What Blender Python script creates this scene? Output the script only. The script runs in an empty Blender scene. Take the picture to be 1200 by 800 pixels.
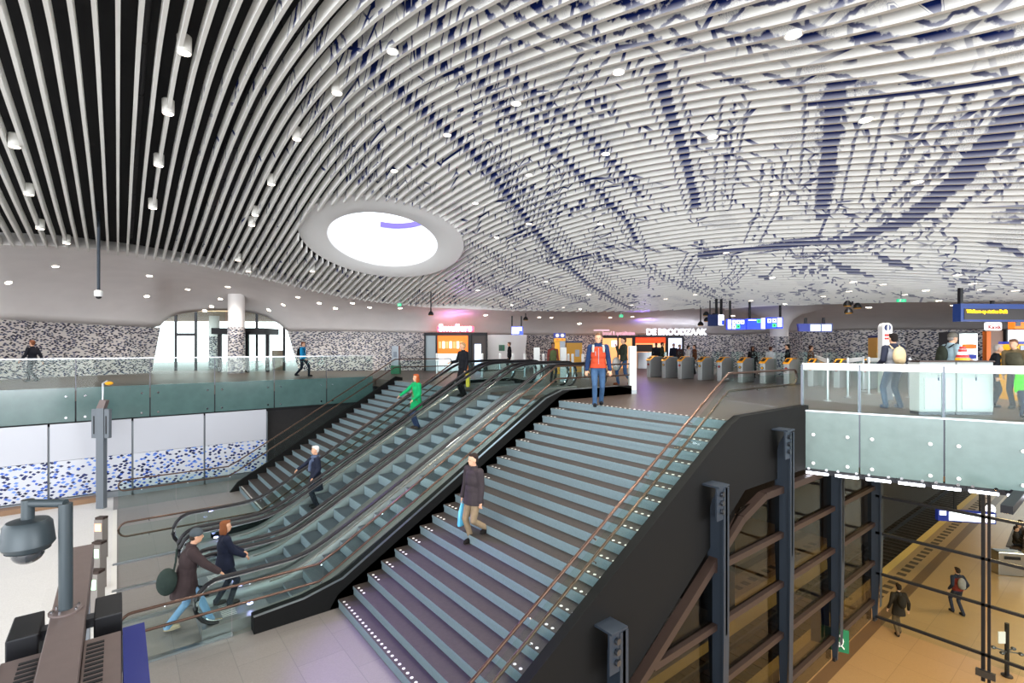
import bpy, bmesh, math, random
import numpy as np
from mathutils import Vector, Matrix
from mathutils.bvhtree import BVHTree
PI = math.pi
random.seed(7)
SC = bpy.context.scene
COL = SC.collection
# ------------------------------------------------------------ camera, world, exposure
EYE = 1.43                       # eye height over the upper floor (z = 0)
FPX = 586.0                      # focal length in pixels of a 1200 px wide frame
CS, SN = 0.7854, 0.6190          # the camera is turned 38.2 degrees off the stair axis
cd = bpy.data.cameras.new('camera'); cam = bpy.data.objects.new('camera', cd); COL.objects.link(cam)
cam.location = (0, 0, EYE); cam.rotation_euler = (PI/2, 0, -math.atan2(SN, CS))
cd.sensor_width = 36; cd.lens = FPX/1200*36; cd.shift_y = 7/1200; cd.clip_start = .05; cd.clip_end = 400
SC.camera = cam
SC.view_settings.view_transform = 'Standard'; SC.view_settings.look = 'None'
SC.view_settings.gamma = 1; SC.view_settings.use_curve_mapping = False
SC.view_settings.exposure = 0.52
w = bpy.data.worlds.new('sky'); SC.world = w; w.use_nodes = True
nt = w.node_tree; bg = nt.nodes['Background']
bg.inputs[0].default_value = (.93, .96, 1, 1); bg.inputs[1].default_value = 3.0
SC.cycles.max_bounces = 7; SC.cycles.transparent_max_bounces = 24; SC.cycles.glossy_bounces = 3
SC.cycles.sample_clamp_indirect = 6; SC.cycles.caustics_reflective = False; SC.cycles.caustics_refractive = False
def area(name, loc, rot, sx, sy, power, color=(1, 1, 1), spread=180):
    d = bpy.data.lights.new(name, 'AREA'); d.shape = 'RECTANGLE'; d.size = sx; d.size_y = sy
    d.energy = power; d.color = color; d.spread = math.radians(spread)
    o = bpy.data.objects.new(name, d); COL.objects.link(o); o.location = loc; o.rotation_euler = rot
    return o
def spot(name, loc, to, power, color, deg, r=.1, blend=.4):
    d = bpy.data.lights.new(name, 'SPOT'); d.energy = power; d.color = color; d.spot_size = math.radians(deg)
    d.spot_blend = blend; d.shadow_soft_size = r
    o = bpy.data.objects.new(name, d); COL.objects.link(o); o.location = loc
    o.rotation_euler = (Vector(to)-Vector(loc)).to_track_quat('-Z', 'Y').to_euler()
    return o
# soft fill lamps added for an unseen glass front and the hall lamps
HALL = 2.0
area('fill_front', (-9, -9, 1.5), (math.radians(112), 0, math.radians(-40)), 18, 8, 1900, (.93, .96, 1))
area('fill_side', (13, -13, 1.6), (math.radians(97), 0, math.radians(-20)), 12, 5, 1500, (.95, .97, 1))  # added fill that lifts the dark plaster on the right
spot('violet_stage_lamp', (3.0, 14.0, 5.6), (4.0, 7.4, -3.2), 3200, (.30, .16, 1.0), 26, .25, .6)
# ------------------------------------------------------------ coordinates
def c2w(X, Y):                                  # camera right / depth -> plan
    return (CS*X + SN*Y, -SN*X + CS*Y)
def at(px, py, z):                              # where the sight line of a pixel meets height z
    Y = FPX*(EYE-z)/(py-407.0); u, v = c2w((px-600)/FPX*Y, Y)
    return Vector((u, v, z))
def col(px, Y, z=0.0):
    u, v = c2w((px-600)/FPX*Y, Y); return Vector((u, v, z))
def pt(px, py, Y):
    return col(px, Y, EYE+(407.0-py)/FPX*Y)
def u_at(px, v):
    s = (px-600)/FPX; return v*(s*CS+SN)/(CS-s*SN)
# ------------------------------------------------------------ materials
def srgb(c):
    if isinstance(c, str):
        c = tuple(int(c[i:i+2], 16)/255 for i in (0, 2, 4))
    return tuple(((x+.055)/1.055)**2.4 if x > .04045 else x/12.92 for x in c)
def mat(name, c, rough=.6, metal=0.0, emit=None, es=1.0, bump=0, bscale=30, var=0, vscale=6, spec=.5, coat=0):
    m = bpy.data.materials.new(name); m.use_nodes = True
    t = m.node_tree; b = t.nodes['Principled BSDF']; c = srgb(c)
    b.inputs['Base Color'].default_value = (*c, 1); b.inputs['Roughness'].default_value = rough
    b.inputs['Metallic'].default_value = metal; b.inputs['Specular IOR Level'].default_value = spec
    b.inputs['Coat Weight'].default_value = coat; b.inputs['Coat Roughness'].default_value = .08
    if emit is not None:
        b.inputs['Emission Color'].default_value = (*srgb(emit), 1); b.inputs['Emission Strength'].default_value = es
    if var or bump:
        tc = t.nodes.new('ShaderNodeTexCoord')
        if var:
            n = t.nodes.new('ShaderNodeTexNoise'); n.inputs['Scale'].default_value = vscale; n.inputs['Detail'].default_value = 6
            t.links.new(tc.outputs['Object'], n.inputs['Vector'])
            r = t.nodes.new('ShaderNodeMapRange'); r.inputs['To Min'].default_value = 1-var; r.inputs['To Max'].default_value = 1+var
            r.inputs['From Min'].default_value = .3; r.inputs['From Max'].default_value = .7
            t.links.new(n.outputs['Fac'], r.inputs['Value'])
            mx = t.nodes.new('ShaderNodeVectorMath'); mx.operation = 'SCALE'; mx.inputs[0].default_value = c
            t.links.new(r.outputs['Result'], mx.inputs['Scale']); t.links.new(mx.outputs[0], b.inputs['Base Color'])
        if bump:
            n2 = t.nodes.new('ShaderNodeTexNoise'); n2.inputs['Scale'].default_value = bscale; n2.inputs['Detail'].default_value = 4
            t.links.new(tc.outputs['Object'], n2.inputs['Vector'])
            bp = t.nodes.new('ShaderNodeBump'); bp.inputs['Strength'].default_value = bump; bp.inputs['Distance'].default_value = .02
            t.links.new(n2.outputs['Fac'], bp.inputs['Height']); t.links.new(bp.outputs[0], b.inputs['Normal'])
    return m
def glass(name, tint, refl=1.0, rough=.02):
    m = bpy.data.materials.new(name); m.use_nodes = True; t = m.node_tree
    t.nodes.remove(t.nodes['Principled BSDF']); out = t.nodes['Material Output']
    tr = t.nodes.new('ShaderNodeBsdfTransparent'); tr.inputs[0].default_value = (*tint, 1)
    gl = t.nodes.new('ShaderNodeBsdfGlossy'); gl.inputs['Roughness'].default_value = rough
    gl.inputs[0].default_value = (.95, 1, .98, 1)
    fr = t.nodes.new('ShaderNodeLayerWeight'); fr.inputs['Blend'].default_value = .5
    pw = t.nodes.new('ShaderNodeMath'); pw.operation = 'POWER'; pw.inputs[1].default_value = 4.0
    t.links.new(fr.outputs['Facing'], pw.inputs[0])
    mu = t.nodes.new('ShaderNodeMath'); mu.operation = 'MULTIPLY_ADD'; mu.inputs[1].default_value = .40*refl; mu.inputs[2].default_value = .012*refl; mu.use_clamp = True
    mx = t.nodes.new('ShaderNodeMixShader')
    t.links.new(pw.outputs[0], mu.inputs[0]); t.links.new(mu.outputs[0], mx.inputs[0])
    t.links.new(tr.outputs[0], mx.inputs[1]); t.links.new(gl.outputs[0], mx.inputs[2]); t.links.new(mx.outputs[0], out.inputs[0])
    return m
def nodes(m):
    return m.node_tree, m.node_tree.nodes['Principled BSDF']
def speckle(name, base, cols, scale, dens, squash=2.2, rough=.45, size=.30):
    """mosaic wall: small slanted dark chips, each in one of a few blues, on a pale ground"""
    m = mat(name, base, rough); t, b = nodes(m); N, L = t.nodes.new, t.links.new
    uv = N('ShaderNodeUVMap')
    prev = None
    for i, ang in enumerate((.6, -.85)):
        mp = N('ShaderNodeMapping'); mp.inputs['Rotation'].default_value = (0, 0, ang)
        mp.inputs['Location'].default_value = (i*3.3, i*1.7, 0)
        mp.inputs['Scale'].default_value = (scale, scale*squash, 1)
        L(uv.outputs[0], mp.inputs[0])
        vo = N('ShaderNodeTexVoronoi'); vo.voronoi_dimensions = '2D'; vo.distance = 'CHEBYCHEV'; vo.inputs['Scale'].default_value = 1
        vo.inputs['Randomness'].default_value = .8
        L(mp.outputs[0], vo.inputs['Vector'])
        lt = N('ShaderNodeMath'); lt.operation = 'LESS_THAN'; lt.inputs[1].default_value = size; L(vo.outputs['Distance'], lt.inputs[0])
        sp = N('ShaderNodeSeparateColor'); L(vo.outputs['Color'], sp.inputs[0])
        l2 = N('ShaderNodeMath'); l2.operation = 'LESS_THAN'; l2.inputs[1].default_value = dens; L(sp.outputs[0], l2.inputs[0])
        mu = N('ShaderNodeMath'); mu.operation = 'MULTIPLY'; L(lt.outputs[0], mu.inputs[0]); L(l2.outputs[0], mu.inputs[1])
        cr = N('ShaderNodeValToRGB'); cr.color_ramp.interpolation = 'CONSTANT'
        while len(cr.color_ramp.elements) < len(cols): cr.color_ramp.elements.new(.5)
        for k, c in enumerate(cols):
            cr.color_ramp.elements[k].position = k/len(cols); cr.color_ramp.elements[k].color = (*srgb(c), 1)
        L(sp.outputs[1], cr.inputs[0])
        mx = N('ShaderNodeMix'); mx.data_type = 'RGBA'; L(mu.outputs[0], mx.inputs['Factor']); L(cr.outputs[0], mx.inputs[7])
        if prev is None: mx.inputs[6].default_value = (*srgb(base), 1)
        else: L(prev.outputs[2], mx.inputs[6])
        prev = mx
    L(prev.outputs[2], b.inputs['Base Color'])
    return m
def paving(name, c, tw, th, joint, rough=.5, var=.12, off=.5, rot=0):
    m = mat(name, c, rough); t, b = nodes(m); N, L = t.nodes.new, t.links.new
    tc = N('ShaderNodeTexCoord'); mp = N('ShaderNodeMapping'); L(tc.outputs['Object'], mp.inputs[0]); mp.inputs['Rotation'].default_value = (0, 0, rot)
    br = N('ShaderNodeTexBrick'); br.offset = off; br.inputs['Scale'].default_value = 1; br.inputs['Brick Width'].default_value = tw
    br.inputs['Row Height'].default_value = th; br.inputs['Mortar Size'].default_value = .006; br.inputs['Mortar Smooth'].default_value = .1
    c = srgb(c); br.inputs['Color1'].default_value = (*[x*(1+var) for x in c], 1); br.inputs['Color2'].default_value = (*[x*(1-var) for x in c], 1)
    br.inputs['Mortar'].default_value = (*srgb(joint), 1); L(mp.outputs[0], br.inputs['Vector'])
    n = N('ShaderNodeTexNoise'); n.inputs['Scale'].default_value = 45; n.inputs['Detail'].default_value = 5; L(tc.outputs['Object'], n.inputs['Vector'])
    r = N('ShaderNodeMapRange'); r.inputs['To Min'].default_value = .82; r.inputs['To Max'].default_value = 1.18; L(n.outputs['Fac'], r.inputs['Value'])
    mx = N('ShaderNodeVectorMath'); mx.operation = 'SCALE'; L(br.outputs['Color'], mx.inputs[0]); L(r.outputs['Result'], mx.inputs['Scale'])
    L(mx.outputs[0], b.inputs['Base Color'])
    return m
MT = dict(
 plaster=mat('pale plaster', 'ebe7e5', .75, var=.03, vscale=1.2),
 white=mat('white paint', 'f4f4f2', .45), offwhite=mat('off white paint', 'd8d6d0', .5),
 void=mat('black ceiling void', '111013', .9), pipe=mat('dark duct', '232226', .6),
 steel=mat('brushed steel', 'b9bcc0', .28, 1), dsteel=mat('dark steel', '5b5f66', .35, .9),
 chrome=mat('chrome', 'dadde2', .08, 1), rubber=mat('black handrail rubber', '121116', .45, spec=.35),
 wood=mat('bronze rail', '5e4a40', .28, .85, var=.1), black=mat('black steel', '1b1c20', .5, .3),
 stringer=mat('anthracite steel panel', '070707', .75, .0, spec=.25, var=.06), fin=mat('blue grey painted steel', '2d3641', .5, .3),
 brown=mat('brown painted bar', '3a2c26', .5, .3), fascia=mat('teal back painted glass', '4f6a68', .14, var=.08, vscale=3, coat=.5),
 fasciar=mat('pale teal back painted glass', '677c79', .22, var=.1, vscale=3, coat=.4),
 panel=mat('white glass panel', 'c2c4cc', .25, coat=.3), grey=mat('grey metal', '858a90', .4, .6),
 tread=mat('dark brown stone', '342d2a', .55, var=.18, vscale=14, bump=.1), riser=mat('blue grey riser', '768990', .5, var=.07, vscale=25),
 stud=mat('white stud', 'f2f0ea', .5), etread=mat('ribbed escalator step', '6e747c', .4, .7), eriser=mat('pale escalator riser', 'b5bfc8', .4, .4),
 blue=mat('dark blue sign', '1c2f8c', .4, emit='1c2f8c', es=.25), navy=mat('navy sign', '10285f', .4),
 yellow=mat('yellow paint', 'e6a414', .45), orange=mat('orange paint', 'e2721a', .45), red=mat('red paint', 'b5251e', .5),
 green=mat('green paint', '17714a', .5), terr=paving('amber terrazzo', 'a88a60', 1.2, 1.2, '8a6f4a', .32, .04, off=0),
 lampw=mat('warm lamp', 'ffffff', .5, emit='ffe9cf', es=9), lampc=mat('cool lamp', 'ffffff', .5, emit='eef2ff', es=6),
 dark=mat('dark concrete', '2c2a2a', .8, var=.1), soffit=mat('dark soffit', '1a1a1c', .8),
)
GL = glass('clear green edge glass', (.90, .955, .94), .8)
GLD = glass('facade glass', (.48, .47, .45), 1.0)
GLE = glass('escalator glass', (.92, .96, .96), .9)
FLOOR = paving('dark concourse stone', '50433c', 1.2, .6, '3a312c', .42, .06, rot=0)
FLOORL = paving('grey lower paving', '7b7672', 1.2, .75, '6b6865', .38, .05, rot=PI/2)
FLOORW = paving('white lower paving', 'd2d0cd', 2.4, 1.2, 'd5d3d0', .45, .02, rot=PI/2)
# ------------------------------------------------------------ mesh building
class MB:
    def __init__(s): s.v = []; s.f = []; s.m = []; s.uv = {}
    def add(s, vs, fs, mi=0):
        k = len(s.v); s.v += [tuple(p) for p in vs]
        for f in fs: s.f.append(tuple(i+k for i in f)); s.m.append(mi)
        return s
    def box(s, a, b, mi=0):
        x0, y0, z0 = [min(p, q) for p, q in zip(a, b)]; x1, y1, z1 = [max(p, q) for p, q in zip(a, b)]
        return s.add([(x0,y0,z0),(x1,y0,z0),(x1,y1,z0),(x0,y1,z0),(x0,y0,z1),(x1,y0,z1),(x1,y1,z1),(x0,y1,z1)],
                     [(0,3,2,1),(4,5,6,7),(0,1,5,4),(1,2,6,5),(2,3,7,6),(3,0,4,7)], mi)
    def beam(s, p, q, wd, ht, mi=0, up=(0, 0, 1)):         # rectangular bar from p to q
        p, q = Vector(p), Vector(q); d = (q-p).normalized(); up = Vector(up)
        sd = d.cross(up)
        if sd.length < 1e-4: sd = d.cross(Vector((1, 0, 0)))
        sd.normalize(); un = sd.cross(d).normalized(); vs = []
        for c in (p, q):
            for i, j in ((-1,-1),(1,-1),(1,1),(-1,1)): vs.append(c+sd*wd/2*i+un*ht/2*j)
        return s.add(vs, [(0,1,2,3),(7,6,5,4),(0,4,5,1),(1,5,6,2),(2,6,7,3),(3,7,4,0)], mi)
    def prism(s, prof, t0, t1, axis='y', mi=0):            # polygon prof in the two other axes, extruded
        n = len(prof); vs = []
        for t in (t0, t1):
            for a, b in prof:
                vs.append({'y': (a, t, b), 'x': (t, a, b), 'z': (a, b, t)}[axis])
        fs = [tuple(range(n)), tuple(range(2*n-1, n-1, -1))] + [(i, i+n, (i+1) % n+n, (i+1) % n) for i in range(n)]
        return s.add(vs, fs, mi)
    def tube(s, pts, r, n=8, mi=0, closed=False, cap=True, rz=None):
        pts = [Vector(p) for p in pts]; m = len(pts); vs = []
        ref = Vector((0, 0, 1))
        for i, p in enumerate(pts):
            a = pts[i-1] if (i > 0 or closed) else pts[0]; b = pts[(i+1) % m] if (i < m-1 or closed) else pts[-1]
            d = (b-a).normalized(); x = d.cross(ref)
            if x.length < .05: x = d.cross(Vector((0, 1, 0)))
            x.normalize(); y = x.cross(d).normalized()
            rr = r[i] if isinstance(r, (list, tuple)) else r
            for k in range(n):
                t = 2*PI*k/n; vs.append(p + x*rr*math.cos(t) + y*(rz or rr)*math.sin(t))
        fs = []
        for i in range(m if closed else m-1):
            for k in range(n):
                fs.append((i*n+k, i*n+(k+1) % n, ((i+1) % m)*n+(k+1) % n, ((i+1) % m)*n+k))
        if cap and not closed: fs += [tuple(range(n-1, -1, -1)), tuple(range((m-1)*n, m*n))]
        return s.add(vs, fs, mi)
    def lathe(s, prof, c=(0, 0, 0), n=20, mi=0, M=None):
        vs = []; c = Vector(c)
        for r, z in prof:
            for k in range(n):
                p = Vector((r*math.cos(2*PI*k/n), r*math.sin(2*PI*k/n), z))
                if M: p = M @ p
                vs.append(c+p)
        fs = [(i*n+k, i*n+(k+1) % n, (i+1)*n+(k+1) % n, (i+1)*n+k) for i in range(len(prof)-1) for k in range(n)]
        fs += [tuple(range(n-1, -1, -1)), tuple(range((len(prof)-1)*n, len(prof)*n))]
        return s.add(vs, fs, mi)
    def ell(s, c, r, n=12, m=8, mi=0, M=None):
        pr = [(max(math.sin(PI*i/m), .02), -math.cos(PI*i/m)) for i in range(m+1)]
        vs = []; c = Vector(c)
        for a, z in pr:
            for k in range(n):
                p = Vector((a*math.cos(2*PI*k/n)*r[0], a*math.sin(2*PI*k/n)*r[1], z*r[2]))
                if M: p = M @ p
                vs.append(c+p)
        fs = [(i*n+k, i*n+(k+1) % n, (i+1)*n+(k+1) % n, (i+1)*n+k) for i in range(m) for k in range(n)]
        fs += [tuple(range(n-1, -1, -1)), tuple(range(m*n, (m+1)*n))]
        return s.add(vs, fs, mi)
    def build(s, name, mats, parent=None, smooth=False, bevel=0, loc=None):
        me = bpy.data.meshes.new(name); me.from_pydata(s.v, [], s.f)
        if not isinstance(mats, (list, tuple)): mats = [mats]
        for m in mats: me.materials.append(m)
        me.polygons.foreach_set('material_index', s.m)
        if smooth: me.polygons.foreach_set('use_smooth', [True]*len(me.polygons))
        me.update(); o = bpy.data.objects.new(name, me); COL.objects.link(o)
        if smooth:
            try: me.set_sharp_from_angle(angle=math.radians(40))
            except Exception: pass
        if parent: o.parent = parent
        if loc: o.location = loc
        if bevel:
            b = o.modifiers.new('bevel', 'BEVEL'); b.width = bevel; b.segments = 2; b.limit_method = 'ANGLE'
        return o
def tag(o, label, cat, group=None, kind=None):
    o['label'] = label; o['category'] = cat
    if group: o['group'] = group
    if kind: o['kind'] = kind
    return o
def empty(name, label, cat, loc=(0, 0, 0), rz=0, group=None):
    o = bpy.data.objects.new(name, None); COL.objects.link(o); o.location = loc; o.rotation_euler = (0, 0, rz); o.empty_display_size = .1
    return tag(o, label, cat, group)
def struct(name, mb, mats, **k):
    o = mb.build(name, mats, **k); o['kind'] = 'structure'; return o
def kids(o):
    return [c for c in bpy.data.objects if c.parent == o]
def dup(root, loc=None, rz=None, label=None, group=None, _p=None):
    r = root.copy(); COL.objects.link(r)
    if _p is not None: r.parent = _p
    if loc is not None: r.location = loc
    if rz is not None: r.rotation_euler = (0, 0, rz)
    if label: r['label'] = label
    if group: r['group'] = group
    for ch in kids(root): dup(ch, _p=r)
    return r
def text(s, size, mt, parent, loc, rot, name='lettering', ext=.01, align='LEFT', sx=1.0, bold=0):
    cu = bpy.data.curves.new(name, 'FONT'); cu.body = s; cu.size = size; cu.extrude = ext; cu.align_x = align; cu.offset = bold
    t = bpy.data.objects.new('t', cu); COL.objects.link(t)
    dg = bpy.context.evaluated_depsgraph_get(); me = bpy.data.meshes.new_from_object(t.evaluated_get(dg))
    bpy.data.objects.remove(t); me.name = name
    o = bpy.data.objects.new(name, me); COL.objects.link(o); me.materials.clear(); me.materials.append(mt)
    o.parent = parent; o.location = loc; o.rotation_euler = rot; o.scale = (sx, 1, 1)
    return o
YAW = -math.atan2(SN, CS)            # rotation that makes local x the camera's right hand side
LOW = -3.675; PLAT = -8.5
# ============================================================ CEILING SHAPE (one smooth height field)
HP = [(0,9.5,5.24),(0,13.7,5.05),(0,21.6,4.07),(0,25.2,3.67),(1.8,8.7,5.5),(2.4,8.07,5.45),(3.9,6.1,4.95),(6,9.45,5.56),
 (7,11,5.7),(9,14.2,5.2),(11.7,18.4,4.33),(15.3,24.1,2.76),(5.7,3.45,4.27),(6.6,4,4.4),(7.5,4.5,4.51),(8.4,5.1,4.58),
 (13.35,8.1,4.17),(20.5,12.4,2.57),(6.3,2.5,3.98),(8.4,3.33,4.13),(7.2,1.59,3.74),(8.4,1.85,3.72),(8.4,1.29,3.5),
 (10.95,1.68,3.38),(13.5,2.07,3.03),(16.5,2.52,2.52),(22.5,3.4,1.54),(2.4,8.39,5.32),(3,10.5,5.63),(3.6,12.6,5.79),
 (4.2,14.7,5.69),(4.8,16.8,5.35),(5.1,17.8,5.12),(7.5,26.2,2.88),(-1.5,11.5,5.6),(8.8,19.8,4.4),
 (-12,24,4.0),(-14,8,5.0),(-10,-5,4.2),(0,-5,4.2),(10,-5,3.2),(20,-5,2.0),(-5,5,5.0)]
EPX = [(-420,286,14.5),(-200,287,16),(-60,288,17.5),(0,290,18),(75,292,19),(150,298,20.3),(240,315,22),(300,327,23.5),(355,340,25.2),(400,350,26.5),
 (450,357,27.5),(500,362,28.5),(600,366,30),(700,366.5,29.5),(780,364,28.5),(850,361,26.5),(940,358,23.5),(1000,356,21.5),
 (1100,353.5,18.8),(1200,352,16.6),(1300,351,14.5),(1450,350,12),(1700,348,9)]
TPX = [(-420,362,16.5),(-200,368,18.5),(-80,372,20.5),(0,374,22),(90,379,25),(150,382,27),(186,384,28.4),(193,376,28.7),(201,371,29),(215,366.5,29.3),(240,364,29.6),
 (265,363.5,29.8),(295,366,30),(313,371,30.2),(328,380,30.3),(337,388,30.4),(400,388,31),(500,390,31.5),(560,392.5,33),
 (620,392.5,35),(700,392.5,37),(780,392.5,37.5),(860,392,36),(905,390,34),(940,388,31),(1000,386.5,29),(1060,386,28),
 (1130,386,26),(1200,386,24),(1300,386,21),(1450,386,17),(1700,386,13)]
def ipl(T, x):
    for a, b in zip(T, T[1:]):
        if x <= b[0]: break
    t = min(max((x-a[0])/(b[0]-a[0]), -.5), 1.5)
    return a[1]+(b[1]-a[1])*t, a[2]+(b[2]-a[2])*t
EW = [pt(x, y, Y) for x, y, Y in EPX]
data = [(a, b, c+EYE) for a, b, c in HP] + [(p.x, p.y, p.z) for p in EW]
D = np.array(data); DX = D[:, :2]; DZ = D[:, 2]
def tk(r2): return .5*r2*np.log(r2+1e-9)
n_ = len(D); K = tk(((DX[:, None]-DX[None])**2).sum(-1)) + np.eye(n_)*6.0
Pm = np.c_[np.ones(n_), DX]; A_ = np.block([[K, Pm], [Pm.T, np.zeros((3, 3))]])
SOL = np.linalg.solve(A_, np.r_[DZ, 0, 0, 0])
def H(u, v):
    u = np.atleast_1d(np.asarray(u, float)); v = np.atleast_1d(np.asarray(v, float))
    r2 = (u[..., None]-DX[:, 0])**2+(v[..., None]-DX[:, 1])**2
    return tk(r2) @ SOL[:n_] + SOL[n_]+SOL[n_+1]*u+SOL[n_+2]*v
def ceil_pt(px, py, dz=0):
    s = (407.0-py)/FPX; lo, hi = 2.0, 45.0
    for Y in np.arange(2.5, 45, .25):
        u, v = c2w((px-600)/FPX*Y, Y)
        if EYE+s*Y > H(u, v)[0]+dz: hi = Y; lo = Y-.25; break
    for _ in range(12):
        Y = (lo+hi)/2; u, v = c2w((px-600)/FPX*Y, Y)
        if EYE+s*Y > H(u, v)[0]+dz: hi = Y
        else: lo = Y
    return Vector((u, v, EYE+s*Y))
POLY = np.array([(p.x, p.y) for p in EW]+[(12, -6), (-14, -6), (-14, 20)])
def inside(u, v):
    c = np.zeros(np.shape(v), bool); n = len(POLY)
    for i in range(n):
        x0, y0 = POLY[i]; x1, y1 = POLY[(i+1) % n]
        cond = ((y0 > v) != (y1 > v)) & (u < (x1-x0)*(v-y0)/(y1-y0+1e-12)+x0)
        c ^= cond
    return c
# skylight disc: centre, radius, plane
YC = 21.0; SKC = pt(449.5, 407-.2095*FPX, YC); SKR = 3.36; th = math.radians(17.5)
fw = Vector((SN, CS, 0)); rt = Vector((CS, -SN, 0))
ST = (fw*math.cos(th)-Vector((0, 0, 1))*math.sin(th)).normalized(); SNRM = rt.cross(ST).normalized()
if SNRM.z < 0: SNRM = -SNRM
# printed map: streets as polylines in plan (taken from where they run on the real ceiling), half width in metres
ROADS = []
def road(pts, w): ROADS.append(([ceil_pt(x, y)[:2] for x, y in pts], w*.46))
road([(600,143),(665,195),(733,260),(745,285)], .22); road([(633,120),(690,165),(750,232)], .20)
road([(768,80),(782,133),(797,173),(815,245)], .26); road([(978,105),(972,160),(962,245)], .30); road([(1000,110),(984,165),(972,240)], .06); road([(960,108),(955,165),(945,240)], .05)
road([(1205,120),(1165,165),(1120,215),(1060,262),(985,285),(900,290),(820,300)], .42)
road([(1205,190),(1150,225),(1090,268),(1010,297),(930,300)], .10); road([(1140,110),(1105,160),(1060,215),(1010,262)], .10)
road([(820,97),(900,99),(1000,100),(1160,100)], .11); road([(895,45),(960,48),(1060,46),(1180,44)], .16); road([(610,14),(700,10),(800,6)], .13)
road([(700,30),(790,12),(900,-6)], .12); road([(560,22),(640,26),(760,25)], .10); road([(745,45),(800,52),(900,48)], .10); road([(600,55),(690,52),(800,55)], .08)
road([(560,190),(600,240),(640,290),(690,335),(740,362)], .30); road([(575,175),(620,235),(665,290),(720,340)], .10)
road([(405,62),(440,95),(500,140),(560,190)], .30); road([(470,60),(520,85),(560,100),(600,143)], .22); road([(480,10),(530,50),(600,95),(633,120)], .22)
road([(700,290),(760,292),(830,293)], .12); road([(800,178),(860,185),(905,190)], .06); road([(800,208),(860,212),(940,225)], .06)
road([(630,300),(650,310),(690,300),(760,315),(800,335),(840,350)], .14); road([(840,350),(800,320),(812,300),(850,298)], .10)
road([(850,298),(870,315),(850,335)], .08); road([(700,60),(660,120),(650,200),(640,290)], .07); road([(860,120),(850,190),(845,245)], .07)
road([(905,190),(900,245),(880,285)], .06); road([(1060,120),(1040,180),(1020,240)], .06); road([(340,100),(380,160),(430,215)], .12)
road([(1000,250),(1100,247),(1200,243)], .05); road([(1080,258),(1140,257),(1200,255)], .12); road([(330,20),(370,60),(405,62)], .14)
road([(545,285),(580,300),(620,330),(680,352)], .10); road([(545,320),(570,335),(600,350),(630,357)], .12)
road([(960,20),(985,5),(1000,-5)], .15); road([(830,25),(850,0)], .14); road([(1075,60),(1130,30)], .05); road([(1100,350),(1000,340),(900,348)],.1)
FILL = []
for q in ([(967,303),(1010,318),(1030,327),(985,320)], [(1020,296),(1060,308),(1075,318),(1040,312)], [(1145,284),(1178,296),(1200,304),(1200,297),(1160,282)],
          [(880,322),(900,330),(905,325)], [(1040,10),(1110,0),(1100,18)]):
    FILL.append([tuple(ceil_pt(x, y)[:2]) for x, y in q])
def ink(u, v):
    best = np.full(u.shape, 1.0)
    for pts, w in ROADS:
        for (x0, y0), (x1, y1) in zip(pts, pts[1:]):
            dx, dy = x1-x0, y1-y0; t = np.clip(((u-x0)*dx+(v-y0)*dy)/(dx*dx+dy*dy+1e-9), 0, 1)
            d = np.hypot(u-x0-t*dx, v-y0-t*dy)-w
            best = np.minimum(best, d)
    for q in FILL:
        q = np.array(q); c = np.zeros(u.shape, bool)
        for i in range(len(q)):
            x0, y0 = q[i]; x1, y1 = q[(i+1) % len(q)]
            c ^= ((y0 > v) != (y1 > v)) & (u < (x1-x0)*(v-y0)/(y1-y0+1e-12)+x0)
        best = np.where(c, -.3, best)
    return best
mp_ = mat('white slat with blue map print', 'ecebe6', .85, spec=.12); t, b = nodes(mp_); N, L = t.nodes.new, t.links.new
a1 = N('ShaderNodeAttribute'); a1.attribute_name = 'street'; a2 = N('ShaderNodeAttribute'); a2.attribute_name = 'plan'
nz = N('ShaderNodeTexNoise'); nz.inputs['Scale'].default_value = 9; nz.inputs['Detail'].default_value = 5; L(a2.outputs['Vector'], nz.inputs['Vector'])
def math_(op, a, b_=None, clamp=False):
    m = N('ShaderNodeMath'); m.operation = op; m.use_clamp = clamp
    for i, q in enumerate((a, b_)):
        if q is None: continue
        if isinstance(q, (int, float)): m.inputs[i].default_value = q
        else: L(q, m.inputs[i])
    return m.outputs[0]
def ramp(x, lo, hi, a=1.0, b_=0.0):
    r = N('ShaderNodeMapRange'); r.inputs['From Min'].default_value = lo; r.inputs['From Max'].default_value = hi
    r.inputs['To Min'].default_value = a; r.inputs['To Max'].default_value = b_; L(x, r.inputs['Value']); return r.outputs['Result']
wob = math_('MULTIPLY', math_('SUBTRACT', nz.outputs['Fac'], .5), .22)
main = ramp(math_('ADD', a1.outputs['Fac'], wob), -.015, .02)
# double kerb line beside each street
kerb = ramp(math_('ABSOLUTE', math_('SUBTRACT', math_('ADD', a1.outputs['Fac'], math_('MULTIPLY', wob, .5)), .19)), .018, .035)
def net(scale, wdt, mask_scale, lo, hi):
    vo = N('ShaderNodeTexVoronoi'); vo.feature = 'DISTANCE_TO_EDGE'; vo.voronoi_dimensions = '2D'; vo.inputs['Scale'].default_value = scale
    vo.distance = 'EUCLIDEAN' if hasattr(vo, 'distance') else vo.distance
    L(a2.outputs['Vector'], vo.inputs['Vector'])
    ln = ramp(math_('ADD', vo.outputs['Distance'], math_('MULTIPLY', wob, .25*scale/1.0*.2)), wdt*.7, wdt)
    mk = N('ShaderNodeTexNoise'); mk.inputs['Scale'].default_value = mask_scale; L(a2.outputs['Vector'], mk.inputs['Vector'])
    return math_('MULTIPLY', ln, ramp(mk.outputs['Fac'], lo, hi, 0, 1))
n1 = net(.55, .022, .35, .46, .52); n2 = net(1.9, .04, .5, .56, .60)
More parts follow.
